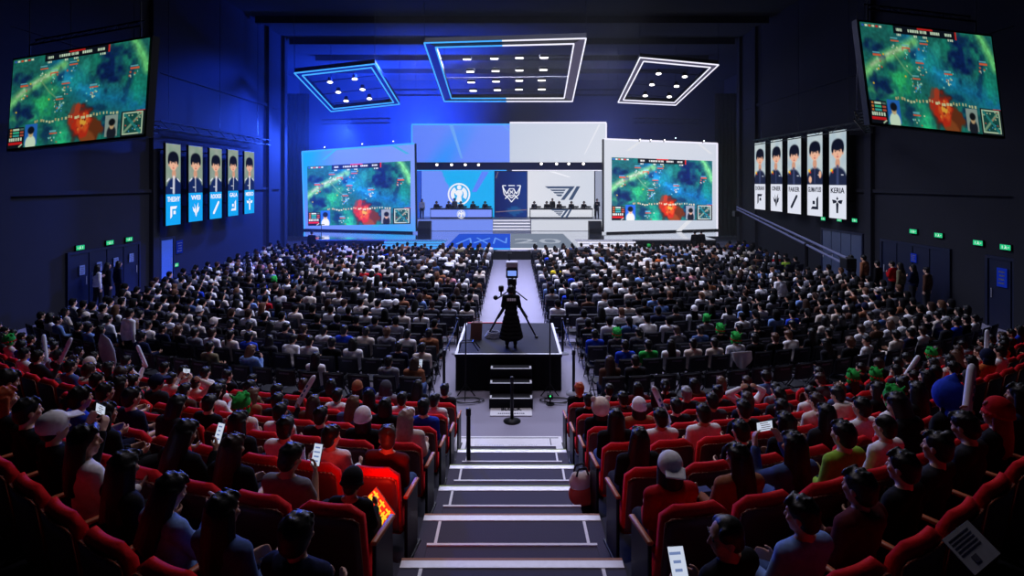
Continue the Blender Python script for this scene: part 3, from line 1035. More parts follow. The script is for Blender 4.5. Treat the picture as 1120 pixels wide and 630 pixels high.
# side walls of the booths
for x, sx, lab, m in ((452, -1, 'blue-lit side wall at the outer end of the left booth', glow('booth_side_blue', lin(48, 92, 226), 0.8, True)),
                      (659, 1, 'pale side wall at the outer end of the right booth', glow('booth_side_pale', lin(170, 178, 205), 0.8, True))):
    p = at(x, 200, 47)
    o = MB().box((p.x, 48.9, (PZ + 5.7) / 2), (0.1, 3.6, 5.7 - PZ - 0.04)).build('booth_side_wall', m)
    tag(o, lab, 'panel')

BZ = 50.7
booths = []
for x0, x1, lab, imgf in ((461, 540.6, 'blue booth backdrop with a round white logo', lambda u, v: mixc(PERI, CYAN, 1 if u > 0.42 + 0.3 * (v - 0.5) else 0.0)),
                         (577, 650, 'white booth backdrop with a navy slanted logo', lambda u, v: mixc((226, 228, 238), (214, 220, 234), u))):
    a, c_ = at(x0, 187, BZ), at(x1, 240, BZ)
    w, zt = c_.x - a.x, a.z
    t = thing('booth_backdrop', (a.x + w / 2, BZ, PZ), lab, 'backdrop')
    h = zt - PZ
    MB().box((0, 0.2, h / 2 + 0.01), (w, 0.3, h - 0.02)).build('cabinet', MT['black'], t)
    picture('lit_face', (-w / 2, 0.03, h), (w, 0, 0), (0, 0, -h), flat_img(40, 20, imgf), MT['ledwall'], t)
    booths.append((t, w, h))


def px_polys(b, polys, Z, off, origin, depth=-0.01):
    for poly in polys:
        pts = [at(x, y, Z) - Vector(origin) + Vector((0, off, 0)) for x, y in poly]
        b.prism(pts, (0, depth, 0))


def ring(cx, cy, r0, r1, n=32, a0=0.0, a1=2 * PI):
    out = []
    for i in range(n):
        t0, t1 = a0 + (a1 - a0) * i / n, a0 + (a1 - a0) * (i + 1) / n
        out.append([(cx + r1 * math.cos(t0), cy + r1 * math.sin(t0)), (cx + r1 * math.cos(t1), cy + r1 * math.sin(t1)), (cx + r0 * math.cos(t1), cy + r0 * math.sin(t1)), (cx + r0 * math.cos(t0), cy + r0 * math.sin(t0))])
    return out


def disc(cx, cy, rx, ry, n=20):
    return [(cx + rx * math.cos(2 * PI * i / n), cy + ry * math.sin(2 * PI * i / n)) for i in range(n)]


def round_logo(cx, cy, r):
    """ring, a head and shoulders between two curved wings"""
    P = ring(cx, cy, r * 0.86, r)
    P += ring(cx, cy, r * 0.42, r * 0.74, 10, PI * 0.8, PI * 1.32)
    P += ring(cx, cy, r * 0.42, r * 0.74, 10, -PI * 0.32, PI * 0.2)
    P.append(disc(cx + r * 0.02, cy - r * 0.62, r * 0.2, r * 0.2))
    P.append([(cx - r * 0.42, cy - r * 0.2), (cx - r * 0.1, cy - r * 0.38), (cx + r * 0.26, cy - r * 0.38), (cx + r * 0.34, cy - r * 0.1), (cx + r * 0.2, cy + r * 0.2), (cx + r * 0.28, cy + r * 0.72), (cx - r * 0.3, cy + r * 0.72), (cx - r * 0.14, cy + r * 0.1), (cx - r * 0.3, cy + r * 0.02)])
    return P


def slant_logo(x0, y0, s):
    """a T with a striped wing and a slanted 1; s is pixels per unit of the drawing"""
    q = lambda pts: [(x0 + (a - 275) * s, y0 + (b - 203) * s) for a, b in pts]
    return [q([(275, 203), (472, 203), (462, 217), (296, 217)]),
            q([(310, 224), (412, 224), (406, 234), (322, 234)]), q([(330, 240), (402, 240), (397, 250), (340, 250)]), q([(346, 256), (391, 256), (384, 268), (362, 268)]),
            q([(436, 217), (462, 217), (404, 292), (380, 292)]),
            q([(484, 203), (508, 203), (456, 292), (432, 292)])]


t, w, h = booths[0]
b = MB()
px_polys(b, round_logo(502, 212.5, 12.3), BZ, 0.0, t.location)
b.build('round_logo', MT['logo_w'], t)
b = MB()
px_polys(b, [[(527, 187.5), (535, 187.5), (521, 210), (516, 210)]], BZ, 0.012, t.location, -0.004)
b.build('slanted_band', glow('band_peri', lin(92, 134, 255), 1.0), t)
t, w, h = booths[1]
b = MB()
px_polys(b, slant_logo(595.8, 203.8, 1 / 6), BZ, 0.0, t.location)
b.build('slanted_logo', MT['logo_d'], t)
b = MB()
px_polys(b, [[(600, 187.5), (606, 187.5), (624, 193.5), (622, 194)]], BZ, 0.012, t.location, -0.004)
b.build('light_ray_graphic', MT['logo_w'], t)

# navy centre panel with a trophy-shaped emblem
a, c_ = at(541.2, 187.6, 49.6), at(576.6, 240, 49.6)
t = thing('centre_panel', ((a.x + c_.x) / 2, 49.6, PZ), 'navy panel with a white trophy emblem between the two booths', 'panel')
w, h = c_.x - a.x, a.z - PZ
MB().box((0, 0.3, h / 2 + 0.01), (w, 0.5, h - 0.02)).build('cabinet', MT['black'], t)
picture('lit_face', (-w / 2, 0.03, h), (w, 0, 0), (0, 0, -h + 0.02), flat_img(20, 24, lambda u, v: mixc(mixc((6, 22, 92), (14, 52, 130), u), (24, 100, 160), 0.7 if abs(u - 0.6) < 0.28 * (1 - abs(v - 0.86) * 9) else 0)), MT['picture'], t)
b = MB()
E = ring(559.5, 210.0, 3.3, 4.1, 20)
for pts, wd in (([(549.5, 203.5), (554, 212), (557.5, 206)], 1.1), ([(569.5, 203.5), (565, 212), (561.5, 206)], 1.1), ([(549.5, 203), (553.5, 203)], 1.0), ([(569.5, 203), (565.5, 203)], 1.0),
                ([(556, 203), (563, 203)], 1.0), ([(549.7, 203.4), (551.5, 212.5), (556, 216.5), (559.5, 221)], 1.1), ([(569.3, 203.4), (567.5, 212.5), (563, 216.5), (559.5, 221)], 1.1),
                ([(552.5, 217.5), (556, 213.5), (559.5, 216.5), (563, 213.5), (566.5, 217.5)], 1.1), ([(557.6, 208.5), (561.2, 211.6)], 0.9), ([(561.2, 208.5), (557.6, 211.6)], 0.9)):
    for (x0, y0), (x1, y1) in zip(pts, pts[1:]):
        L = math.hypot(x1 - x0, y1 - y0)
        nx, ny = -(y1 - y0) / L * wd / 2, (x1 - x0) / L * wd / 2
        E.append([(x0 + nx, y0 + ny), (x1 + nx, y1 + ny), (x1 - nx, y1 - ny), (x0 - nx, y0 - ny)])
px_polys(b, E, 49.6, 0.0, t.location)
b.build('trophy_emblem', MT['logo_w'], t)
b = MB()
for pts in ([(542, 231.5), (576, 229), (576, 229.8), (542, 232.2)], [(542, 194.5), (544.5, 188), (545.2, 188), (542.6, 194.8)], [(542, 238), (548, 237.6), (558, 238.4), (542, 239)]):
    px_polys(b, [pts], 49.6, 0.01, t.location, -0.004)
b.build('gold_line_graphic', glow('gold_line', lin(150, 120, 120), 0.9), t)

# ---------------------------------------------------------------- desks, screens on them
md = mat('desk_black_laminate', lin(26, 30, 44), 0.4)
for x0, x1, lab, gm, imgf in ((470.5, 538.5, 'long white-blue player desk with a small round logo in the left booth', None, lambda u, v: mixc((126, 150, 255), (92, 140, 255), 0.6 if 0.42 < u < 0.62 else 0)),
                             (579.5, 648.5, 'long white player desk with a small slanted logo in the right booth', None, lambda u, v: mixc((226, 228, 238), (214, 218, 230), v))):
    Zd = 48.2
    a, c_ = at(x0, 227.8, Zd), at(x1, 240, Zd)
    w, h = c_.x - a.x, a.z - PZ
    t = thing('player_desk', (a.x + w / 2, Zd, PZ), lab, 'desk')
    MB().box((0, 0.4, h - 0.03), (w, 0.9, 0.05), bevel=0.01).build('desk_top', md, t)
    for s in (-1, 1):
        MB().box((s * (w / 2 - 0.04), 0.42, (h - 0.06) / 2), (0.06, 0.8, h - 0.06)).build('side_panel', md, t)
    MB().box((0, 0.0, (h - 0.06) / 2), (w - 0.02, 0.06, h - 0.06)).build('front_panel', md, t)
    picture('lit_front', (-w / 2 + 0.06, -0.04, h - 0.12), (w - 0.12, 0, 0), (0, 0, -h + 0.24), flat_img(30, 6, imgf), MT['ledwall'], t)
    b = MB()
    if x0 < 500:
        px_polys(b, round_logo(504.5, 234.2, 4.6), Zd, -0.06, t.location)
        b.build('round_logo', MT['logo_w'], t)
    else:
        px_polys(b, slant_logo(602, 228.9, 0.102), Zd, -0.06, t.location)
        b.build('slanted_logo', MT['logo_d'], t)
    side = 'left' if x0 < 500 else 'right'
    for i in range(5):
        X = -w / 2 + w * (i + 0.5) / 5 + 0.25
        mt = thing('desk_monitor', (t.location.x + X, Zd + 0.45, a.z), 'thin black monitor on the %s player desk, %s along it' % (side, od[i]), 'monitor', 0, 'monitors on the player desks')
        MB().box((0, 0, 0.11), (0.38, 0.03, 0.14), bevel=0.006).build('display_back', MT['black'], mt)
        MB().tube((0, 0.01, 0.0), (0, 0.01, 0.08), 0.02).box((0, 0.02, 0.006), (0.22, 0.16, 0.012)).build('stand', MT['black'], mt)

for x0, x1, lab in ((453, 467, 'black floor loudspeaker before the left end of the podium'), (651, 665, 'black floor loudspeaker before the right end of the podium')):
    a, c_ = at(x0, 247, 45), at(x1, 260, 45)
    w = c_.x - a.x
    t = thing('stage_loudspeaker', (a.x + w / 2 + (0.3 if a.x < 0 else -0.5), 45.2, DZ), lab, 'loudspeaker')
    b = MB()
    b.prism([(-w / 2, -0.35, 0.0), (-w / 2, 0.35, 0.0), (-w / 2, 0.35, 0.95), (-w / 2, -0.12, 0.95), (-w / 2, -0.35, 0.35)], (w, 0, 0))
    b.build('cabinet', MT['black'], t)
    b = MB()
    b.prism([(-w / 2 + 0.05, -0.355, 0.06), (w / 2 - 0.05, -0.355, 0.06), (w / 2 - 0.05, -0.355, 0.33), (-w / 2 + 0.05, -0.355, 0.33)], (0, -0.01, 0))
    b.prism([(-w / 2 + 0.05, -0.345, 0.38), (w / 2 - 0.05, -0.345, 0.38), (w / 2 - 0.05, -0.145, 0.92), (-w / 2 + 0.05, -0.145, 0.92)], (0, -0.01, 0.004))
    b.build('grille', MT['tube'], t)

t = thing('microphone_stand', (at(350.5, 262, 41).x, 41.2, DZ), 'thin black microphone stand on the blue end of the stage', 'stand')
MB().tube((0, 0, 0.02), (0, 0, 0.95), 0.02).build('pole', MT['black'], t)
MB().tube((-0.14, 0, 0.95), (0.16, 0, 0.97), 0.025).ball((0.18, 0, 0.97), 0.04, 1).build('microphone', MT['black'], t)
MB().lathe([(0.2, 0), (0.2, 0.02), (0.03, 0.04)], 14).build('base', MT['black'], t)

# ---------------------------------------------------------------- hung light frames
def light_frame(P, lamps, label, halves, boxy, glowcol):
    c = sum(P, Vector()) / 4
    t = thing('hanging_light_rig', c, label, 'light frame', 0, 'lit square light frames hung over the stage')
    q = [p - c for p in P]
    n = (q[1] - q[0]).cross(q[3] - q[0]).normalized()
    if n.z < 0:
        n = -n
    bl = lambda u, v: (q[0] * (1 - u) + q[1] * u) * (1 - v) + (q[3] * (1 - u) + q[2] * u) * v
    e = 0.065
    oc = [(0, 0), (1, 0), (1, 1), (0, 1)]
    ic = [(e, e), (1 - e, e), (1 - e, 1 - e), (e, 1 - e)]
    b = MB()
    for i in range(4):
        j = (i + 1) % 4
        b.prism([bl(*oc[i]) + n * 0.06, bl(*oc[j]) + n * 0.06, bl(*ic[j]) + n * 0.06, bl(*ic[i]) + n * 0.06], n * 0.25)
    b.build('frame', MT['black'], t)

    def strip(cs, tag_):
        for i in range(4):
            (u0, v0), (u1, v1) = cs[i], cs[(i + 1) % 4]
            segs = [((u0, v0), (u1, v1))]
            if halves == 'both' and abs(u0 - u1) > 0.2:
                mu = 0.5
                segs = [((u0, v0), (mu, v0)), ((mu, v0), (u1, v1))]
            for (a0, b0), (a1, b1) in segs:
                um = (a0 + a1) / 2
                m = MT['strip_b'] if halves == 'blue' or (halves == 'both' and um < 0.5) else MT['strip_w']
                MB().tube(bl(a0, b0), bl(a1, b1), 0.042, n=6).build('led_strip', m, t)
    strip(oc, 0)
    strip(ic, 1)
    # diffuser panels between the strips
    for i in range(4):
        j = (i + 1) % 4
        pts = [bl(*oc[i]) + n * 0.05, bl(*oc[j]) + n * 0.05, bl(*ic[j]) + n * 0.05, bl(*ic[i]) + n * 0.05]
        um = (oc[i][0] + oc[j][0]) / 2
        blue = halves == 'blue' or (halves == 'both' and um < 0.3)
        if halves == 'both' and 0.3 < um < 0.7:
            continue
        MB().prism(pts, n * 0.01).build('diffuser', glow('diffuser_blue', lin(14, 40, 170), 0.9) if blue else glow('diffuser_grey', lin(84, 80, 104), 0.9), t)
    # cross pipes and lamps
    b = MB()
    for v in (0.3, 0.6, 0.86):
        b.tube(bl(e, v) + n * 0.2, bl(1 - e, v) + n * 0.2, 0.03)
    b.build('cross_pipe', MT['tube'], t)
    for x, y in lamps:
        p = on_plane(x, y, P[0], n) - c
        lm = MB()
        if boxy:
            lm.box(p + n * 0.1, (0.5, 0.26, 0.16), bevel=0.02)
        else:
            lm.tube(p + n * 0.04, p + n * 0.3, 0.16, 0.12, 12)
        o = lm.build('lamp', MT['black'], t)
        (MB().box(p, (0.44, 0.2, 0.05), bevel=0.02) if boxy else MB().ball(p, (0.17, 0.17, 0.07), 2)).build('lens', MT['bulb'], o)
    for u, v in oc:
        p = bl(u, v)
        MB().tube(p + n * 0.2, (p.x, p.y, CEIL - c.z), 0.015, n=5).build('hanging_cable', MT['tube'], t)
    return t


P = parallelogram([(464, 47), (641, 42), (626, 111), (486, 111)], 34)
L16 = []
for row in (((312, 168), (480, 164), (633, 160), (785, 158)), ((332, 244), (487, 240), (633, 236), (780, 233)), ((338, 309), (490, 304), (632, 299), (770, 297)), ((350, 361), (498, 356), (630, 353), (770, 352))):
    L16 += [(455 + x / 5.6, 35 + y / 5.6) for x, y in row]
light_frame(P, L16, 'large lit frame with sixteen bar lamps hung over the middle of the stage', 'both', True, None)
P = parallelogram([(322, 80), (410, 70), (437, 114), (362, 122)], 36)
light_frame(P, [(361, 90), (370, 101), (378.5, 110.5), (388, 86.5), (396.5, 98), (404, 108)], 'blue lit frame with six round lamps hung over the blue side of the stage', 'blue', False, None)
zs = (34.0, 34.6, 40.0, 39.4)
P = [at(x, y, z) for (x, y), z in zip([(700, 63), (786, 71), (739, 115), (676, 112)], zs)]
light_frame(P, [(720.3, 80.8), (713, 92.8), (705.7, 104.8), (749, 84), (740, 94.5), (732, 106)], 'white lit frame with six round lamps hung over the white side of the stage', 'white', False, None)

# small lamps along the top of the LED walls and on the dark walls
for i, (x, y) in enumerate(((700, 154.5), (712, 155), (727, 155), (739, 153), (770, 156), (355, 163), (396, 159.5), (430, 156.5))):
    p = at(x, y - 2.0, 44.0)
    t = thing('spotlight', p, 'small spotlight on the top edge of the %s LED wall, %s along' % ('white' if i < 5 else 'blue', od[i % 5]), 'spotlight')
    MB().tube((0, 0.0, 0), (0, 0.25, 0.05), 0.07, 0.06, 10).build('lamp_housing', MT['black'], t)
    MB().box((0, 0.28, -0.06), (0.05, 0.05, 0.2)).build('clamp', MT['tube'], t)
    MB().ball((0, -0.005, 0), (0.05, 0.02, 0.05), 1).build('lens', MT['bulb'], t)
truss('stage_truss', (-9.0, 42.5, 11.2), (9.0, 42.5, 11.2), 0.4, MT['tube'], 'long lighting truss hung above the podium behind the middle light frame', None, (0.1, 0.9))
truss('stage_truss', (-15.0, 45.0, 9.3), (-9.4, 44.0, 9.3), 0.35, MT['tube'], 'short lighting truss hung above the blue LED wall', None, (0.2, 0.8))
truss('stage_truss', (9.4, 44.0, 9.3), (15.0, 45.0, 9.3), 0.35, MT['tube'], 'short lighting truss hung above the white LED wall', None, (0.2, 0.8))

# ================================================================ CAMERA RISER AND WHAT STANDS ON IT
RX, RZ0, RZ1, RH = -0.08, 12.65, 15.5, 0.82
t = thing('camera_riser', (RX, RZ0, 0), 'black draped camera riser with white taped edges at the head of the aisle', 'riser')
MB().box((0, 1.425, RH - 0.03), (2.4, 2.85, 0.06), bevel=0.006).build('deck', mat('riser_carpet', lin(24, 25, 38), 0.85, scale=70), t)
b = MB()
n = 40
for (x0, y0), (x1, y1) in (((-1.18, 0.02), (1.18, 0.02)), ((-1.18, 2.83), (-1.18, 0.02)), ((1.18, 0.02), (1.18, 2.83)), ((1.18, 2.83), (-1.18, 2.83))):
    v0, v1 = [], []
    for i in range(n + 1):
        f = i / n
        w = 0.012 * math.sin(i * 1.7)
        nx, ny = (y1 - y0), -(x1 - x0)
        L = math.hypot(nx, ny)
        x, y = x0 + (x1 - x0) * f + nx / L * w, y0 + (y1 - y0) * f + ny / L * w
        v0.append(b.bm.verts.new((x, y, 0.003)))
        v1.append(b.bm.verts.new((x, y, RH - 0.06)))
    for i in range(n):
        b.bm.faces.new((v0[i], v0[i + 1], v1[i + 1], v1[i]))
b.build('drape', MT['drape'], t, smooth=True)
for c, s in (((0, 0.03, RH + 0.004), (2.4, 0.06, 0.008)), ((-1.17, 1.43, RH + 0.004), (0.06, 2.75, 0.008)), ((1.17, 1.43, RH + 0.004), (0.06, 2.75, 0.008))):
    MB().box(c, s).build('edge_tape', MT['white'], t)
MB().box((-0.45, 2.82, RH + 0.01), (1.35, 0.05, 0.02)).build('red_tape', mat('red_tape', lin(210, 30, 40), 0.5), t)
t = thing('riser_steps', (-0.02, 11.66, 0), 'black three-tread steps with white U-shaped tape up to the camera riser', 'steps')
for i in range(3):
    h = 0.205 * (i + 1)
    y0 = 0.31 * i
    MB().box((0, y0 + 0.15, h / 2), (0.9, 0.298, h), bevel=0.006).build('step', MT['drape'], t)
    b = MB().box((0, y0 + 0.02, h + 0.004), (0.88, 0.036, 0.008))
    for s in (-1, 1):
        b.box((s * 0.42, y0 + 0.1, h + 0.004), (0.04, 0.17, 0.008))
    b.build('edge_tape', MT['white'], t)

# barrier posts with belts
def post(name, x, y, z, h, label, base_m, white=False, belt=None):
    t = thing(name, (x, y, z), label, 'barrier post', 0, 'belt barrier posts')
    MB().lathe([(0.17, 0), (0.17, 0.015), (0.05, 0.035), (0.03, 0.06)], 20).build('base', base_m, t, True)
    MB().tube((0, 0, 0.03), (0, 0, h), 0.032, n=12).build('pole', MT['black'], t, True)
    MB().lathe([(0.034, h - 0.1), (0.04, h - 0.09), (0.04, h), (0.02, h + 0.015)], 14).build('cap', MT['tube'], t, True)
    if belt:
        d = Vector(belt)
        b = MB()
        m = 8
        pts = [d * (i / m) + Vector((0, 0, h - 0.05 - 0.06 * math.sin(PI * i / m))) for i in range(m + 1)]
        side = d.cross(Vector((0, 0, 1))).normalized() * 0.004
        for p, q in zip(pts, pts[1:]):
            b.prism([p + Vector((0, 0, 0.022)), q + Vector((0, 0, 0.022)), q - Vector((0, 0, 0.022)), p - Vector((0, 0, 0.022))], side)
        b.build('belt', mat('blue_belt', lin(40, 70, 150), 0.6), t)
    return t


pale = mat('pale_post_base', lin(170, 172, 190), 0.4)
post('barrier_post', 0.0, 11.05, 0, 0.86, 'black barrier post standing before the riser steps in the middle of the aisle', MT['black'])
post('barrier_post', -0.66, 8.6, tier_z(4), 0.92, 'black barrier post standing on the stair beside the white floor mat', MT['black'])
post('barrier_post', -1.5, 12.5, 0, 0.95, 'black barrier post with pale base at the near left corner of the riser', pale, belt=(0.02, 2.9, 0))
post('barrier_post', 1.36, 12.5, 0, 0.95, 'black barrier post with pale base at the near right corner of the riser', pale, belt=(0.02, 2.9, 0))
post('barrier_post', -1.48, 15.45, 0, 0.95, 'black barrier post with pale base at the far left corner of the riser', pale)
post('barrier_post', 1.38, 15.45, 0, 0.95, 'black barrier post with pale base at the far right corner of the riser', pale)

for x, y, h, lab in ((-1.0, 12.25, 1.7, 'thin black pole stand rising before the left end of the riser'), (0.82, 12.25, 1.7, 'thin black pole stand rising before the right end of the riser')):
    t = thing('pole_stand', (x, y, 0), lab, 'stand')
    b = MB()
    for a in range(3):
        b.tube((0.22 * math.cos(a * 2.1 + 0.5), 0.2 * math.sin(a * 2.1 + 0.5), 0.01), (0, 0, 0.3), 0.012, n=6)
    b.build('tripod_base', MT['black'], t)
    MB().tube((0, 0, 0.2), (0, 0, h), 0.014, n=8).ball((0, 0, h), 0.02, 1).build('pole', MT['black'], t)
t = thing('floor_light_box', (0.8, 11.9, 0.0), 'small black box with a green light on the floor right of the riser steps', 'box')
MB().box((0, 0, 0.17), (0.12, 0.1, 0.1), bevel=0.008).build('housing', MT['black'], t)
MB().tube((0, 0, 0.0), (0, 0, 0.12), 0.015).lathe([(0.09, 0), (0.09, 0.012), (0.02, 0.02)], 12).build('stand', MT['black'], t)
MB().ball((0.0, -0.055, 0.19), 0.018, 1).build('indicator', MT['green_led'], t)
for sx, lab in ((-1, 'loose black cable looped on the floor left of the riser steps'), (1, 'loose black cable looped on the floor right of the riser steps')):
    pts = []
    for i in range(40):
        a = i / 39 * 3.6 * PI
        r = 0.2 + 0.06 * math.sin(a * 0.7)
        pts.append((sx * (0.95 + r * math.cos(a) * 1.5 + i * 0.002), 12.15 + r * 0.7 * math.sin(a) - 0.1, 0.02 + 0.0006 * i))
    tag(MB().path(pts, 0.012, 6).build('floor_cable', MT['black']), lab, 'cable')

# on the riser: bag, cable coil, wire frame chair
t = thing('brown_bag', (-0.88, 13.9, RH), 'brown paper carrier bag standing on the camera riser', 'bag')
b = MB()
b.prism([(-0.14, -0.09, 0), (0.14, -0.09, 0), (0.12, 0.09, 0), (-0.12, 0.09, 0)], (0.02, 0, 0.42))
b.build('bag_body', mat('brown_paper', lin(120, 84, 74), 0.85, var=0.3), t)
b = MB()
for s in (-0.08, 0.1):
    b.path([(-0.06, s, 0.41), (-0.05, s, 0.5), (0.07, s, 0.5), (0.08, s, 0.41)], 0.008)
b.build('handle', mat('brown_cord', lin(90, 66, 60), 0.8), t)
t = thing('cable_coil', (-0.46, 14.05, RH), 'pale coil of cables lying beside the tripod on the riser', 'cable')
for j in range(4):
    pts = [((0.2 - 0.02 * j) * math.cos(i * PI / 12 + j), (0.16 - 0.01 * j) * math.sin(i * PI / 12 + j), 0.025 + 0.035 * j + 0.008 * math.sin(i * 2)) for i in range(25)]
    MB().path(pts, 0.018, 6).build('loop', mat('pale_cable', lin(150, 152, 170), 0.6), t)
t = thing('wire_stand', (-1.0, 12.95, RH), 'bent metal wire stand lying at the near left corner of the riser', 'stand')
b = MB()
b.path([(-0.2, -0.12, 0.02), (-0.18, -0.1, 0.2), (0.1, -0.1, 0.22), (0.24, -0.12, 0.02)], 0.012)
b.path([(-0.2, 0.12, 0.02), (-0.16, 0.1, 0.2), (0.12, 0.1, 0.22), (0.26, 0.12, 0.02)], 0.012)
b.path([(-0.18, -0.1, 0.2), (-0.16, 0.1, 0.2)], 0.012).path([(0.1, -0.1, 0.22), (0.12, 0.1, 0.22)], 0.012)
b.build('wire_frame', MT['tube'], t)

# broadcast camera on its tripod
cx, cy = 0.0, 14.35
t = thing('camera_tripod', (cx, cy, RH), 'black broadcast tripod with spread legs on the camera riser', 'tripod')
for (dx, dy) in ((-0.62, -0.35), (0.6, -0.35), (0.0, 0.62)):
    lg = MB()
    lg.tube((0, 0, 1.02), (dx * 0.55, dy * 0.55, 0.5), 0.035, 0.03).tube((dx * 0.55, dy * 0.55, 0.5), (dx, dy, 0.02), 0.026, 0.02)
    nx, ny = -dy * 0.09, dx * 0.09
    lg.tube((nx, ny, 1.0), (dx * 0.6 + nx, dy * 0.6 + ny, 0.46), 0.014)
    o = lg.build('leg', MT['black'], t)
    MB().ball((dx, dy, 0.03), (0.05, 0.05, 0.03), 2).build('foot', MT['black'], o)
MB().lathe([(0.07, 0.98), (0.1, 1.02), (0.1, 1.1), (0.06, 1.15)], 16).build('head', MT['black'], t)
MB().tube((0.08, 0, 1.1), (0.36, -0.55, 0.98), 0.018).build('pan_bar', MT['black'], t)
MB().tube((-0.08, 0, 1.1), (-0.36, -0.5, 1.0), 0.018).ball((-0.4, -0.52, 1.03), 0.06, 2).build('pan_bar', MT['black'], t)
t = thing('broadcast_camera', (cx, cy, RH + 1.15), 'broadcast camera with box lens and lit viewfinder on the riser tripod', 'camera')
MB().box((0, 0.05, 0.14), (0.2, 0.5, 0.26), bevel=0.02).build('camera_body', MT['black'], t)
MB().box((0, 0.52, 0.15), (0.24, 0.45, 0.24), bevel=0.02).build('box_lens', MT['black'], t)
MB().tube((0, 0.74, 0.15), (0, 0.78, 0.15), 0.1, n=16).build('lens_hood', MT['tube'], t)
v = MB().box((0, -0.1, 0.42), (0.3, 0.16, 0.24), bevel=0.015).build('viewfinder', MT['black'], t)
MB().box((0, -0.186, 0.42), (0.22, 0.006, 0.13)).build('viewfinder_screen', glow('viewfinder_light', lin(120, 150, 235), 1.1), v)
MB().box((0, 0.0, 0.62), (0.3, 0.28, 0.14), bevel=0.02).build('rain_cover', mat('pale_cover', lin(190, 192, 208), 0.7), t)
MB().tube((0, 0, 0.27), (0, -0.05, 0.32), 0.03).build('viewfinder_arm', MT['black'], t)
t = thing('monitor_arm', (cx - 0.27, cy - 0.3, RH + 1.0), 'round black talkback unit hung left of the broadcast camera', 'device')
MB().tube((0, 0.0, 0.0), (0.0, 0.05, 0.16), 0.02).build('arm', MT['black'], t)
MB().box((0, 0.05, 0.2), (0.13, 0.1, 0.15), bevel=0.03).build('housing', MT['black'], t)

# black case with strip at the stage end of the aisle, and a small stand
t = thing('aisle_stand', (-0.15, 31.6, 0), 'small black stand on the pale floor at the stage end of the aisle', 'stand')
MB().lathe([(0.22, 0), (0.22, 0.02), (0.03, 0.05)], 14).build('base', MT['black'], t)
MB().tube((0, 0, 0.04), (0, 0, 0.7), 0.04).build('pole', MT['black'], t)
MB().box((0, 0, 0.72), (0.3, 0.2, 0.05), bevel=0.01).build('tray', MT['black'], t)

# camera crane at the right
t = thing('camera_crane', (13.0, 24.5, 0), 'long camera crane arm slanting down along the right wall by the white banners', 'camera crane')
p0, p1 = at(926, 290, 22.6), at(806, 229, 31.0)
o = Vector(t.location)
b = MB()
for dz in (0.0, 0.28):
    b.tube(p0 - o + Vector((0, 0, dz)), p1 - o + Vector((0, 0, dz * 0.5)), 0.06, 0.04)
b.build('boom', mat('grey_boom', lin(120, 124, 150), 0.4, 0.4), t)
b = MB()
for i in range(14):
    a, e = (p1 - p0) * (i / 14) + p0 - o, (p1 - p0) * ((i + 1) / 14) + p0 - o
    k0, k1 = 0.28 - 0.01 * i, 0.28 - 0.01 * (i + 1)
    b.tube(a + Vector((0, 0, k0 if i % 2 else 0)), e + Vector((0, 0, 0 if i % 2 else k1)), 0.02, n=5)
b.build('lacing', MT['tube'], t)
pm = p0.lerp(p1, 0.3) - o
MB().tube((pm.x, pm.y, 0.1), (pm.x, pm.y, pm.z + 0.05), 0.09).build('column', MT['black'], t)
b = MB()
for a in range(3):
    b.tube((pm.x + 0.7 * math.cos(a * 2.09), pm.y + 0.7 * math.sin(a * 2.09), 0.06), (pm.x, pm.y, 0.5), 0.045)
b.build('tripod_base', MT['black'], t)
MB().box(p0 - o + Vector((0, -0.1, 0.1)), (0.4, 0.5, 0.4), bevel=0.03).build('counterweight', MT['black'], t)
MB().box(p1 - o + Vector((0, 0.15, -0.25)), (0.25, 0.4, 0.3), bevel=0.03).build('remote_camera', MT['black'], t)

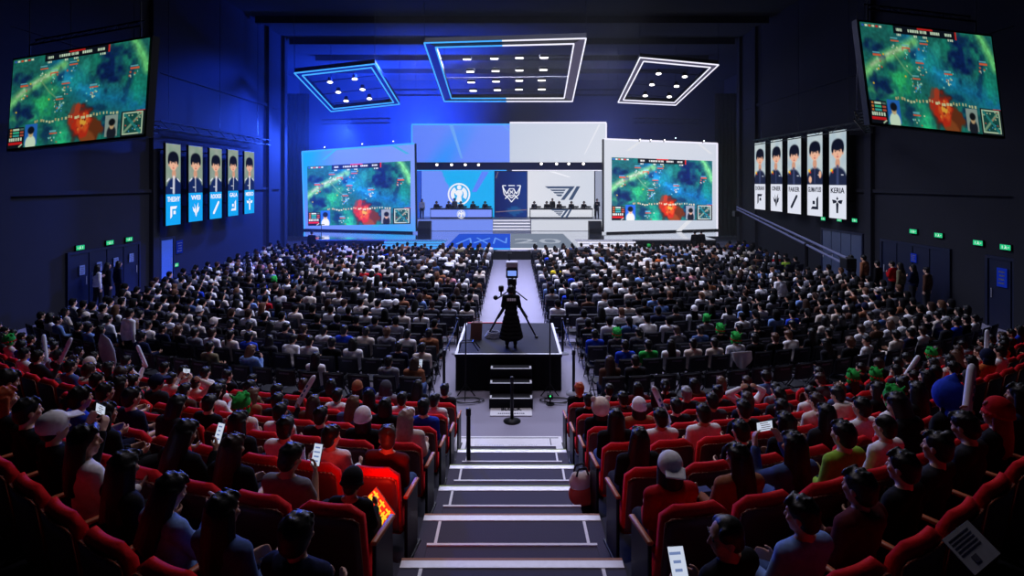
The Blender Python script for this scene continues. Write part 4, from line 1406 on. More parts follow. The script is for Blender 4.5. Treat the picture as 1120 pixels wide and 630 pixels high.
# ================================================================ SEATS
def seat_meshes():
    out = {}
    b = bmesh.new()
    # cushion
    mbx = MB().box((0, 0.06, 0.29), (0.44, 0.38, 0.1), rx=0.05, bevel=0.035, seg=3)
    out['cushion'] = (mbx.mesh('cushion', True), 'red')

    # padded back: a bowed slab, leaned back, rounded at the top corners
    def back(x0, x1, z0, z1, y_f, y_b, lean, rad, nx=10, nz=8, bow=0.02):
        mb = MB()
        rows_f, rows_b = [], []
        for j in range(nz + 1):
            v = j / nz
            z = z0 + (z1 - z0) * v
            cut = 0.0
            dz = z1 - z
            if dz < rad:
                cut = rad - math.sqrt(max(0.0, rad * rad - (rad - dz) ** 2))
            rf, rb = [], []
            for i in range(nx + 1):
                u = i / nx
                x = (x0 + cut) + (x1 - x0 - 2 * cut) * u
                e = 1 - (2 * u - 1) ** 4 * 0.35
                topf = 1 - max(0, (v - 0.82) / 0.18) ** 2 * 0.55
                y = -(z - z0) * lean - bow * (1 - (2 * u - 1) ** 2)
                th = (y_f - y_b) / 2 * e * topf
                mid = (y_f + y_b) / 2
                rf.append(mb.bm.verts.new((x, y + mid + th, z)))
                rb.append(mb.bm.verts.new((x, y + mid - th, z)))
            rows_f.append(rf)
            rows_b.append(rb)
        B = mb.bm
        for j in range(nz):
            for i in range(nx):
                B.faces.new((rows_f[j][i], rows_f[j][i + 1], rows_f[j + 1][i + 1], rows_f[j + 1][i]))
                B.faces.new((rows_b[j][i + 1], rows_b[j][i], rows_b[j + 1][i], rows_b[j + 1][i + 1]))
            B.faces.new((rows_f[j][0], rows_f[j + 1][0], rows_b[j + 1][0], rows_b[j][0]))
            B.faces.new((rows_f[j + 1][nx], rows_f[j][nx], rows_b[j][nx], rows_b[j + 1][nx]))
        for i in range(nx):
            B.faces.new((rows_f[nz][i], rows_f[nz][i + 1], rows_b[nz][i + 1], rows_b[nz][i]))
            B.faces.new((rows_f[0][i + 1], rows_f[0][i], rows_b[0][i], rows_b[0][i + 1]))
        return mb
    out['backrest'] = (back(-0.235, 0.235, 0.36, 0.905, -0.14, -0.235, 0.16, 0.09).mesh('backrest', True), 'red')
    out['back_shell'] = (back(-0.225, 0.225, 0.34, 0.845, -0.225, -0.25, 0.16, 0.04, bow=0.024).mesh('back_shell', True), 'shell')
    b = MB()
    pts = []
    for i in range(13):
        u = i / 12
        x = -0.222 + 0.444 * u
        z = 0.847 - (0.03 * (abs(2 * u - 1) ** 8))
        pts.append((x, -(z - 0.40) * 0.16 - 0.024 * (1 - (2 * u - 1) ** 2) - 0.249, z))
    pts = [(-0.226, -0.25 - 0.16 * 0.1, 0.5)] + pts + [(0.226, -0.25 - 0.16 * 0.1, 0.5)]
    b.path(pts, 0.006, 6)
    out['edge_trim'] = (b.mesh('edge_trim', True), 'trim')
    b = MB()
    b.box((0.262, -0.01, 0.60), (0.045, 0.34, 0.03), bevel=0.012)
    out['armrest'] = (b.mesh('armrest', True), 'wood')
    b = MB()
    b.box((0.262, -0.02, 0.30), (0.03, 0.3, 0.59), bevel=0.01)
    b.box((0.262, 0.0, 0.015), (0.06, 0.36, 0.03), bevel=0.008)
    out['side_frame'] = (b.mesh('side_frame', False), 'black')
    b = MB()
    b.box((-0.262, -0.01, 0.60), (0.045, 0.34, 0.03), bevel=0.012)
    out['armrest_l'] = (b.mesh('armrest', True), 'wood')
    b = MB()
    b.box((-0.262, -0.02, 0.30), (0.03, 0.3, 0.59), bevel=0.01)
    b.box((-0.262, 0.0, 0.015), (0.06, 0.36, 0.03), bevel=0.008)
    out['side_frame_l'] = (b.mesh('side_frame', False), 'black')
    for k, (me, m) in out.items():
        me.materials.append(MT[m])
    return out


SEAT = seat_meshes()


def chair_meshes():
    out = {}
    out['seat'] = (MB().box((0, 0.03, 0.355), (0.42, 0.40, 0.04), bevel=0.018, seg=2).mesh('seat', True), 'pad')
    b = MB()
    n = 8
    f, k = [], []
    for j, z in enumerate((0.53, 0.6, 0.72, 0.83, 0.86)):
        rf, rk = [], []
        for i in range(n + 1):
            u = 2 * i / n - 1
            w = 0.205 if j < 4 else 0.18
            y = -0.17 - (z - 0.5) * 0.16 - 0.03 * (1 - u * u)
            rf.append(b.bm.verts.new((u * w, y + 0.014, z)))
            rk.append(b.bm.verts.new((u * w, y - 0.014, z)))
        f.append(rf)
        k.append(rk)
    for j in range(4):
        for i in range(n):
            b.bm.faces.new((f[j][i], f[j][i + 1], f[j + 1][i + 1], f[j + 1][i]))
            b.bm.faces.new((k[j][i], k[j + 1][i], k[j + 1][i + 1], k[j][i + 1]))
        b.bm.faces.new((f[j][0], f[j + 1][0], k[j + 1][0], k[j][0]))
        b.bm.faces.new((f[j][n], k[j][n], k[j + 1][n], f[j + 1][n]))
    for i in range(n):
        b.bm.faces.new((f[4][i], f[4][i + 1], k[4][i + 1], k[4][i]))
        b.bm.faces.new((f[0][i], k[0][i], k[0][i + 1], f[0][i + 1]))
    out['backrest'] = (b.mesh('backrest', True), 'pad')
    b = MB()
    for s in (-1, 1):
        b.tube((s * 0.222, 0.26, 0.012), (s * 0.222, -0.17, 0.56), 0.013, n=6).tube((s * 0.222, -0.17, 0.56), (s * 0.212, -0.225, 0.865), 0.013, n=6)
        b.tube((s * 0.205, -0.28, 0.012), (s * 0.205, 0.2, 0.375), 0.012, n=6)
    b.tube((-0.222, 0.2, 0.08), (0.222, 0.2, 0.08), 0.01, n=6).tube((-0.205, -0.21, 0.07), (0.205, -0.21, 0.07), 0.01, n=6)
    b.tube((-0.212, -0.225, 0.862), (0.212, -0.225, 0.862), 0.014, n=6)
    out['frame'] = (b.mesh('frame', False), 'tube')
    b = MB()
    r = random.Random(3)
    x = -0.11
    while x < 0.1:
        w = r.uniform(0.014, 0.026)
        u = (x + w / 2) / 0.205
        b.box((x + w / 2, -0.17 - 0.3 * 0.16 - 0.03 * (1 - u * u) - 0.017, 0.8), (w, 0.004, 0.034))
        x += w + 0.007
    out['back_print'] = (b.mesh('back_print', False), 'print')
    for k_, (me, m) in out.items():
        me.materials.append(MT[m])
    return out


CHAIR = chair_meshes()
ORD = 'first second third fourth fifth sixth seventh eighth ninth tenth eleventh twelfth thirteenth fourteenth fifteenth sixteenth seventeenth eighteenth nineteenth twentieth twenty-first twenty-second twenty-third twenty-fourth twenty-fifth twenty-sixth twenty-seventh twenty-eighth twenty-ninth thirtieth'.split()


def make_thing(name, meshes, keys, loc, rz, label, cat, group):
    t = thing(name, loc, label, cat, rz, group)
    for k in keys:
        me = meshes[k][0]
        o = bpy.data.objects.new(me.name.split('.')[0], me)
        COL.objects.link(o)
        o.parent = t
    return t


PITCH = 0.535
SLOTS = []            # every place a spectator can sit
n_red = 0
for k in range(-2, 6):
    c = row_curve(k)
    z = tier_z(k)
    for sx in (-1, 1):
        X = 1.2
        idx = 0
        while X < 13.2:
            s = c.s(X)
            Z = c.z(X)
            a = math.atan(s)
            if 0 <= k < 5 and (row_curve(k + 1).z(X) - Z) * math.cos(a) < 0.70:
                break                     # the rows run into each other here: no seat
            # seat centre lies 0.25 m ahead of the back
            px, py = sx * (X - 0.25 * math.sin(a)), Z + 0.25 * math.cos(a)
            hx, hy = seen(px, py - 0.1, z + 0.86)
            if -60 < hx < 1180 and py > 0.5:
                vis = hy < 668
                if k <= -2:
                    vis = hy < 640
                if vis:
                    rz = a * sx
                    keys = ['cushion', 'backrest', 'back_shell', 'edge_trim']
                    if sx > 0:
                        keys += ['armrest', 'side_frame'] + (['armrest_l', 'side_frame_l'] if idx == 0 else [])
                    else:
                        keys += ['armrest_l', 'side_frame_l'] + (['armrest', 'side_frame'] if idx == 0 else [])
                    rowname = ORD[5 - k]
                    make_thing('red_seat', SEAT, keys, (px, py, z), rz,
                               'red plush seat, %s red row up from the floor, %s %s of the stairs' % (rowname, ORD[idx], 'left' if sx < 0 else 'right'), 'seat', 'red tiered seats')
                    n_red += 1
                    SLOTS.append(dict(kind='red', row=5 - k, k=k, sx=sx, idx=idx, x=px, y=py, z=z, rz=rz, head=seen(px, py - 0.02, z + 0.97), used=False))
            X += PITCH * math.cos(a)
            idx += 1
print('red seats', n_red)

FLOOR_ROWS = 21
BLACK = []
for i in range(FLOOR_ROWS):
    c = Curve(10.98 + 1.05 * i, 20 + 2.4 * i)
    for sx in (-1, 1):
        X = (1.98 if i < 5 else 1.32)
        idx = 0
        while X < 13.0 + 0.05 * i:
            a = math.atan(c.s(X))
            px, py = sx * (X - 0.2 * math.sin(a)), c.z(X) + 0.2 * math.cos(a)
            hx, hy = seen(px, py, 1.02)
            # keep clear of the tongue of the stage, the crane and the doors' corridor
            if -30 < hx < 1150 and not (py > 33.2 and abs(px) < 5.6) and math.hypot(px - 12.6, py - 24.9) > 1.2:
                BLACK.append(dict(kind='black', row=i, sx=sx, idx=idx, x=px, y=py, z=0.0, rz=a * sx, head=(hx, hy), used=False))
            X += 0.53 * math.cos(a)
            idx += 1
print('black places', len(BLACK))
N_CHAIR = 0
for s in BLACK:
    if N_CHAIR < 296 and s['row'] <= 6:
        r_ = ('rear' if s['row'] == 0 else ORD[s['row']])
        make_thing('black_chair', CHAIR, ['seat', 'backrest', 'frame', 'back_print'], (s['x'], s['y'], 0), s['rz'],
                   'black folding chair, %s black row from the stair end, %s %s of the aisle' % (r_, ORD[s['idx']], 'left' if s['sx'] < 0 else 'right'), 'chair', 'black folding chairs on the floor')
        s['chair'] = True
        N_CHAIR += 1
    else:
        s['chair'] = False
SLOTS += BLACK
print('slots', len(SLOTS), 'own chairs', N_CHAIR)

# ================================================================ PEOPLE
def rotm(yaw=0.0, pitch=0.0, roll=0.0):
    """yaw to the left, pitch forward (nod), roll to the right shoulder"""
    return Matrix.Rotation(yaw, 3, 'Z') @ Matrix.Rotation(-pitch, 3, 'X') @ Matrix.Rotation(roll, 3, 'Y')


def remeshed(mb, voxel, name, smooth=4):
    me = mb.mesh('raw')
    o = bpy.data.objects.new('raw', me)
    COL.objects.link(o)
    r = o.modifiers.new('r', 'REMESH')
    r.mode = 'VOXEL'
    r.voxel_size = voxel
    s = o.modifiers.new('s', 'SMOOTH')
    s.iterations = smooth
    s.factor = 0.5
    dg = bpy.context.evaluated_depsgraph_get()
    out = bpy.data.meshes.new_from_object(o.evaluated_get(dg))
    out.name = name
    out.polygons.foreach_set('use_smooth', [True] * len(out.polygons))
    bpy.data.objects.remove(o)
    bpy.data.meshes.remove(me)
    out.materials.clear()
    return out


ARMS = {   # elbow from the shoulder, wrist from the elbow (for the right arm; mirrored for the left)
    'lap': ((0.012, 0.03, -0.265), (-0.07, 0.215, -0.05)),
    'thigh': ((0.014, 0.05, -0.26), (-0.02, 0.22, -0.03)),
    'phone': ((0.012, 0.10, -0.24), (-0.09, 0.17, 0.15)),
    'film': ((0.05, 0.18, -0.15), (-0.07, 0.13, 0.2)),
    'behind': ((0.2, 0.07, 0.16), (-0.2, -0.06, 0.13)),
    'stick': ((0.04, 0.12, -0.22), (0.0, 0.14, 0.19)),
    'side': ((0.06, -0.02, -0.27), (0.0, 0.03, -0.245)),
    'desk': ((0.05, 0.13, -0.22), (-0.05, 0.235, 0.02)),
    'pan': ((0.06, 0.14, -0.22), (-0.02, 0.22, 0.04)),
    'ear': ((0.1, 0.12, -0.2), (-0.09, -0.02, 0.24)),
    'chest': ((0.05, 0.05, -0.25), (-0.14, 0.13, 0.12)),
}


def skeleton(p):
    J = {}
    seated = p.get('seated', True)
    hz = 0.525 if seated else 0.90
    hip = Vector((0, p.get('hy', 0.05 if seated else 0.0), hz))
    lean = p.get('lean', -0.16 if seated else 0.0)
    R = rotm(p.get('twist', 0), lean, p.get('tilt', 0))
    sp = 0.92 if seated else 1.0
    up = lambda x, y, z: hip + R @ Vector((x, y, z * sp))
    J['R'], J['hip'] = R, hip
    J['waist'], J['chest'], J['upper'] = up(0, 0.0, 0.16), up(0, -0.005, 0.32), up(0, -0.01, 0.43)
    J['neck'] = up(0, 0.0, 0.5)
    HR = R @ rotm(p.get('hyaw', 0), p.get('hpitch', 0) - lean * 0.6, p.get('hroll', 0))
    J['head'] = up(0, 0.012, 0.53) + HR @ Vector((0, 0.01, 0.108))
    J['HR'] = HR
    for s, nm in ((-1, 'l'), (1, 'r')):
        e, w = ARMS[p['arms'][0 if s < 0 else 1]]
        J['sh' + nm] = up(s * 0.165, -0.01, 0.435)
        J['el' + nm] = J['sh' + nm] + R @ Vector((e[0] * s, e[1], e[2]))
        J['wr' + nm] = J['el' + nm] + R @ Vector((w[0] * s, w[1], w[2]))
        J['hp' + nm] = hip + Vector((s * 0.085, 0.02, -0.01))
        if seated:
            k = p.get('knee', 0.0)
            J['kn' + nm] = Vector((s * (0.11 + k), 0.36 + hip.y, 0.50))
            J['an' + nm] = Vector((s * (0.11 + k), 0.29 + hip.y, 0.09))
        else:
            st = p.get('stride', 0.0) * s
            J['kn' + nm] = Vector((s * 0.1, 0.03 + st * 0.6, 0.48))
            J['an' + nm] = Vector((s * 0.11, -0.03 + st, 0.09))
    return J


def hand(mb, w, d, R, s):
    """palm, four bent fingers of different lengths and a thumb leaving the side of the palm"""
    d = d.normalized()
    n = (R @ Vector((-s, 0.0, 0.25)))
    n = (n - d * n.dot(d)).normalized()      # the palm faces inwards
    sd = d.cross(n).normalized()
    k = w + d * 0.085
    for q in (-0.025, -0.008, 0.009, 0.026):
        mb.limb(w + d * 0.015 + sd * q * 0.6, 0.0155, k + sd * q, 0.0125, 1)
    for q, L in ((-0.029, 0.058), (-0.0095, 0.07), (0.01, 0.074), (0.0295, 0.066)):
        b0 = k + sd * q
        b1 = b0 + (d * 0.85 + n * 0.45).normalized() * L * 0.5
        b2 = b1 + (d * 0.45 + n * 0.9).normalized() * L * 0.5
        mb.limb(b0, 0.0105, b1, 0.0098, 1).limb(b1, 0.0098, b2, 0.0088, 1)
    t0 = w + d * 0.03 + sd * 0.028
    t1 = t0 + (d * 0.6 + sd * 0.8 + n * 0.3).normalized() * 0.035
    t2 = t1 + (d * 0.85 + sd * 0.15 + n * 0.45).normalized() * 0.03
    mb.limb(t0, 0.0125, t1, 0.0108, 1).limb(t1, 0.0108, t2, 0.0092, 1)


def q4(R):
    return R.to_4x4()


def head_shape(mb, c, R):
    P = lambda x, y, z: c + R @ Vector((x, y, z))
    mb.ball(P(0, -0.008, 0.022), (0.076, 0.094, 0.094), 3, q4(R))
    mb.ball(P(0, 0.022, -0.038), (0.058, 0.066, 0.078), 3, q4(R))
    mb.ball(P(0, 0.05, -0.088), (0.03, 0.03, 0.026), 2, q4(R))
    mb.limb(P(0, 0.084, 0.012), 0.0095, P(0, 0.102, -0.026), 0.0135, 2)
    mb.limb(P(-0.036, 0.076, 0.03), 0.012, P(0.036, 0.076, 0.03), 0.012, 2)
    mb.limb(P(-0.017, 0.082, -0.058), 0.0085, P(0.017, 0.082, -0.058), 0.0085, 2)
    for s in (-1, 1):
        mb.ball(P(s * 0.043, 0.062, -0.022), (0.024, 0.022, 0.022), 2, q4(R))
        mb.ball(P(s * 0.078, -0.006, -0.012), (0.011, 0.02, 0.032), 2, q4(R))


def person_meshes(p, tag_):
    J = skeleton(p)
    R = J['R']
    out = {}
    b = MB()
    head_shape(b, J['head'], J['HR'])
    b.limb(J['neck'] - Vector((0, 0.0, 0.03)), 0.058, J['head'] + J['HR'] @ Vector((0, -0.012, -0.05)), 0.052)
    b.ball(J['hip'], (0.155, 0.11, 0.105), 3, q4(R)).ball(J['waist'], (0.135, 0.095, 0.13), 3, q4(R)).ball(J['chest'], (0.155, 0.1, 0.15), 3, q4(R))
    b.limb(J['shl'], 0.052, J['shr'], 0.052).limb(J['neck'], 0.05, J['shl'], 0.045).limb(J['neck'], 0.05, J['shr'], 0.045)
    for s, nm in ((-1, 'l'), (1, 'r')):
        b.limb(J['sh' + nm], 0.05, J['el' + nm], 0.039).limb(J['el' + nm], 0.039, J['wr' + nm], 0.027)
        hand(b, J['wr' + nm], J['wr' + nm] - J['el' + nm], R, s)
        b.limb(J['hp' + nm], 0.08, J['kn' + nm], 0.056).limb(J['kn' + nm], 0.056, J['an' + nm], 0.036)
        f = J['an' + nm]
        b.limb(f + Vector((0, -0.02, -0.04)), 0.036, f + Vector((0.0, 0.13, -0.055)), 0.03)
    out['body'] = remeshed(b, 0.0085, 'body', 3)

    def torso(b, e):
        b.ball(J['hip'] + Vector((0, 0, 0.03)), (0.16 + e, 0.115 + e, 0.1 + e), 3, q4(R)).ball(J['waist'], (0.142 + e, 0.102 + e, 0.14), 3, q4(R)).ball(J['chest'], (0.158 + e, 0.105 + e, 0.155), 3, q4(R))
        b.limb(J['shl'], 0.056 + e, J['shr'], 0.056 + e).limb(J['upper'] + Vector((0, 0, 0.03)), 0.05 + e, J['shl'], 0.05 + e).limb(J['upper'] + Vector((0, 0, 0.03)), 0.05 + e, J['shr'], 0.05 + e)
    b = MB()
    torso(b, 0.018)
    for nm in 'lr':
        b.limb(J['sh' + nm], 0.066, J['el' + nm], 0.054).limb(J['el' + nm], 0.054, J['el' + nm].lerp(J['wr' + nm], 0.9), 0.042)
    out['sweater'] = remeshed(b, 0.014, 'sweater', 4)
    b = MB()
    torso(b, 0.022)
    for nm in 'lr':
        b.limb(J['sh' + nm], 0.07, J['el' + nm], 0.057).limb(J['el' + nm], 0.057, J['el' + nm].lerp(J['wr' + nm], 0.9), 0.044)
    hd = J['neck'] + R @ Vector((0, -0.075, 0.0))
    for i in range(9):
        a = PI * (i / 8)
        q = J['neck'] + R @ Vector((0.095 * math.cos(a), -0.02 - 0.085 * math.sin(a), 0.01 - 0.03 * math.sin(a)))
        b.ball(q, 0.038 + 0.012 * math.sin(a), 2)
    b.ball(hd + R @ Vector((0, -0.02, -0.06)), (0.085, 0.05, 0.08), 2, q4(R))
    out['hoodie'] = remeshed(b, 0.014, 'hoodie', 4)
    b = MB()
    torso(b, 0.016)
    for nm in 'lr':
        b.limb(J['sh' + nm], 0.066, J['sh' + nm].lerp(J['el' + nm], 0.62), 0.06)
    out['t_shirt'] = remeshed(b, 0.014, 't_shirt', 4)
    b = MB()
    b.ball(J['hip'], (0.165, 0.122, 0.105), 3)
    for nm in 'lr':
        b.limb(J['hp' + nm], 0.094, J['kn' + nm], 0.072).limb(J['kn' + nm], 0.072, J['an' + nm] + Vector((0, 0, 0.02)), 0.056)
    out['trousers'] = remeshed(b, 0.016, 'trousers', 4)
    b = MB()
    for nm in 'lr':
        f = J['an' + nm]
        b.limb(f + Vector((0, -0.025, -0.042)), 0.044, f + Vector((0.0, 0.14, -0.052)), 0.036)
        b.box(f + Vector((0, 0.055, -0.075)), (0.085, 0.25, 0.025), bevel=0.01)
    out['shoes'] = remeshed(b, 0.012, 'shoes', 2)
    if not p.get('seated', True) and p.get('coat'):
        b = MB()
        torso(b, 0.03)
        for nm in 'lr':
            b.limb(J['sh' + nm], 0.075, J['el' + nm], 0.062).limb(J['el' + nm], 0.062, J['el' + nm].lerp(J['wr' + nm], 0.9), 0.048)
        for i in range(6):
            z = i / 5
            b.ball((0, J['hip'].y - 0.02, J['hip'].z - 0.1 - 0.5 * z), (0.23 + 0.12 * z, 0.16 + 0.1 * z, 0.13), 2)
        out['coat'] = remeshed(b, 0.016, 'coat', 4)
    for k in out:
        out[k].materials.append({'body': MT['skin'], 'shoes': MT['shoe']}.get(k, MT['cloth']))
    M = Matrix.Translation(J['head']) @ J['HR'].to_4x4()
    return dict(meshes=out, head=M, J=J, pose=p)


POSES = {
    'rest': dict(arms=('lap', 'lap')),
    'rest2': dict(arms=('thigh', 'lap'), hyaw=0.35, hpitch=0.1, tilt=0.05, knee=0.02),
    'rest3': dict(arms=('lap', 'thigh'), hyaw=-0.4, hpitch=0.05, tilt=-0.05),
    'slump': dict(arms=('lap', 'lap'), lean=-0.24, hy=0.1, hpitch=0.05, hroll=0.12),
    'forward': dict(arms=('thigh', 'thigh'), lean=0.25, hy=0.0, hpitch=0.15, knee=0.03),
    'phone': dict(arms=('lap', 'phone'), hpitch=0.3, hyaw=-0.15),
    'film': dict(arms=('film', 'film'), hpitch=0.0),
    'behind': dict(arms=('behind', 'behind'), hpitch=0.05),
    'stick': dict(arms=('lap', 'stick'), hyaw=0.15),
    'desk': dict(arms=('desk', 'desk'), lean=0.12, hpitch=0.05),
    'low': dict(arms=('lap', 'lap'), lean=-0.36, hy=0.12, hpitch=0.5),
    'profile': dict(arms=('lap', 'lap'), hyaw=1.0, hpitch=0.1, twist=0.25),
    'stand': dict(seated=False, arms=('side', 'side')),
    'stand2': dict(seated=False, arms=('chest', 'side'), hyaw=0.3, stride=0.06),
    'operator': dict(seated=False, arms=('pan', 'pan'), lean=0.22, hpitch=0.15, coat=True),
}
PM = {k: person_meshes(p, k) for k, p in POSES.items()}
print('pose meshes', {k: len(v['meshes']['body'].polygons) for k, v in PM.items()})


def hair_mesh(kind):
    b = MB()
    r = random.Random(4)
    if kind in ('short', 'bob', 'long', 'ponytail', 'bun', 'curly', 'crop'):
        g = {'curly': 0.012, 'crop': -0.004}.get(kind, 0.0)
        b.ball((0, -0.02, 0.034), (0.087 + g, 0.096 + g, 0.097 + g), 3)
        b.ball((0, -0.045, -0.012), (0.077 + g, 0.07 + g, 0.085), 3)
        for s in (-1, 1):
            b.ball((s * 0.058, 0.016, 0.055), (0.03, 0.045, 0.05), 2)
        for i in range(26 if kind != 'crop' else 0):
            a, e = r.uniform(0, 2 * PI), r.uniform(0.0, 1.3)
            q = Vector((0.083 * math.cos(a) * math.cos(e), -0.02 + 0.09 * math.sin(a) * math.cos(e), 0.04 + 0.09 * math.sin(e)))
            if q.y < 0.065:
                b.ball(q, r.uniform(0.012, 0.02) + g, 1)
        for i in range(5 if kind != 'crop' else 0):
            b.limb((-0.05 + 0.025 * i, 0.055, 0.105), 0.02, (-0.055 + 0.027 * i, 0.083, 0.07), 0.011, 1)
    if kind == 'bob':
        for i in range(11):
            a = PI * (i / 10)
            b.limb((0.078 * math.cos(a), -0.012 - 0.075 * math.sin(a), 0.03), 0.03, (0.088 * math.cos(a), -0.02 - 0.08 * math.sin(a), -0.14), 0.022, 1)
    if kind == 'long':
        for i in range(11):
            a = PI * (i / 10)
            b.limb((0.076 * math.cos(a), -0.012 - 0.075 * math.sin(a), 0.03), 0.03, (0.092 * math.cos(a), -0.03 - 0.085 * math.sin(a), -0.17), 0.028, 1)
            if 1 <= i <= 9:
                b.limb((0.092 * math.cos(a), -0.03 - 0.085 * math.sin(a), -0.17), 0.028, (0.105 * math.cos(a), -0.05 - 0.075 * math.sin(a), -0.33 - 0.02 * math.sin(a * 3)), 0.022, 1)
    if kind == 'ponytail':
        b.limb((0, -0.1, 0.05), 0.026, (0, -0.145, 0.02), 0.032, 2).limb((0, -0.145, 0.02), 0.032, (0, -0.15, -0.2), 0.016, 2)
    if kind == 'bun':
        b.ball((0, -0.07, 0.125), 0.045, 2)
    return remeshed(b, 0.011, kind + '_hair', 2)


HAIR = {k: hair_mesh(k) for k in ('short', 'crop', 'curly', 'bob', 'long', 'ponytail', 'bun')}
for me in HAIR.values():
    me.materials.append(MT['hair'])


def hat_mesh(kind):
    b = MB()
    if kind == 'cap':
        b.ball((0, -0.015, 0.04), (0.094, 0.108, 0.095), 3)
        b.box((0, 0.125, 0.055), (0.15, 0.11, 0.014), rx=-0.15, bevel=0.006)
        b.ball((0, -0.015, 0.135), 0.012, 1)
    elif kind == 'cap_back':
        b.ball((0, -0.015, 0.04), (0.094, 0.108, 0.095), 3)
        b.box((0.03, -0.13, 0.035), (0.15, 0.11, 0.014), rx=0.35, bevel=0.006)
    elif kind == 'beanie':
        b.ball((0, -0.02, 0.045), (0.096, 0.106, 0.108), 3)
        for i in range(20):
            a = 2 * PI * i / 20
            b.ball((0.09 * math.cos(a), -0.018 + 0.1 * math.sin(a), 0.008), 0.02, 1)
    elif kind == 'knit_crest':
        b.ball((0, -0.02, 0.045), (0.105, 0.115, 0.112), 3)
        for i in range(5):
            b.ball((0, 0.06 - 0.045 * i, 0.155 - 0.008 * abs(i - 1) ** 2), 0.022, 2)
        for s in (-1, 1):
            b.ball((s * 0.06, 0.02, 0.135), 0.032, 2).ball((s * 0.09, -0.02, -0.03), (0.025, 0.045, 0.05), 2)
            b.limb((s * 0.08, -0.04, 0.1), 0.02, (s * 0.125, -0.06, 0.15), 0.01, 2)
    elif kind == 'eared_hood':
        b.ball((0, -0.02, 0.03), (0.125, 0.13, 0.13), 3)
        for s in (-1, 1):
            b.ball((s * 0.095, -0.01, 0.13), (0.042, 0.024, 0.042), 2)
    elif kind == 'hood':
        b.ball((0, -0.025, 0.02), (0.108, 0.115, 0.125), 3)
        for i in range(9):
            a = PI * i / 8
            b.limb((0.09 * math.cos(a), -0.03 - 0.07 * math.sin(a), -0.03), 0.032, (0.1 * math.cos(a), -0.03 - 0.06 * math.sin(a), -0.12), 0.03, 1)
    elif kind == 'headband':
        for i in range(13):
            a = PI * i / 12
            b.ball((0.098 * math.cos(a), -0.01, 0.04 + 0.1 * math.sin(a)), 0.013, 2)
    elif kind == 'big_hood':
        b.ball((0, -0.03, 0.04), (0.13, 0.14, 0.15), 3)
        b.limb((0.02, -0.03, 0.15), 0.07, (0.05, -0.04, 0.22), 0.02, 2)
        b.ball((0, -0.08, -0.1), (0.12, 0.08, 0.1), 3)
    elif kind == 'headphones':
        for i in range(13):
            a = PI * i / 12
            b.ball((0.1 * math.cos(a), -0.01, 0.03 + 0.105 * math.sin(a)), 0.012, 1)
        for s in (-1, 1):
            b.ball((s * 0.095, 0.0, -0.005), (0.028, 0.042, 0.045), 2)
    me = remeshed(b, 0.009, kind, 2)
    me.materials.append(MT['cloth'])
    return me


HAT = {k: hat_mesh(k) for k in ('cap', 'cap_back', 'beanie', 'knit_crest', 'eared_hood', 'hood', 'headband', 'big_hood', 'headphones')}
HATNAME = {'cap': 'cap', 'cap_back': 'cap', 'beanie': 'beanie', 'knit_crest': 'knit_hat', 'eared_hood': 'eared_hat', 'hood': 'hood', 'headband': 'headband', 'big_hood': 'head_cover', 'headphones': 'headphones'}

COLS = {
    'black': (16, 16, 20), 'charcoal': (38, 38, 44), 'navy': (22, 28, 58), 'grey': (128, 128, 138), 'dark-grey': (66, 66, 74), 'white': (240, 238, 240), 'cream': (228, 214, 200),
    'blue': (34, 66, 190), 'light-blue': (120, 150, 206), 'denim': (70, 92, 140), 'red': (190, 22, 30), 'orange': (196, 96, 44), 'tan': (150, 96, 66), 'brown': (84, 56, 44), 'green': (44, 168, 70),
    'lime': (150, 190, 60), 'pink': (206, 140, 150), 'khaki': (120, 112, 84), 'purple': (84, 60, 130), 'yellow': (214, 190, 40), 'maroon': (80, 20, 26),
}
HCOLS = {'black': (9, 9, 10), 'brown': (52, 34, 26), 'light brown': (96, 66, 48), 'orange': (176, 74, 34), 'grey': (150, 150, 158), 'blond': (176, 156, 140), 'red': (130, 26, 26)}


def C(c):
    return lin(*c)


def face_parts(head, parent):
    b = MB()
    for s in (-1, 1):
        b.ball((s * 0.031, 0.083, 0.008), (0.013, 0.006, 0.007), 2)
        b.box((s * 0.032, 0.09, 0.034), (0.03, 0.006, 0.006), rz=-s * 0.15, bevel=0.002)
    me = b.mesh('eyes_and_brows', True)
    me.materials.append(MT['hair'])
    o = put('eyes_and_brows', me, parent, None, C((26, 20, 20)))
    o.matrix_basis = head
    return o


SKINS = [(214, 166, 140), (202, 152, 124), (222, 178, 152), (190, 140, 112)]


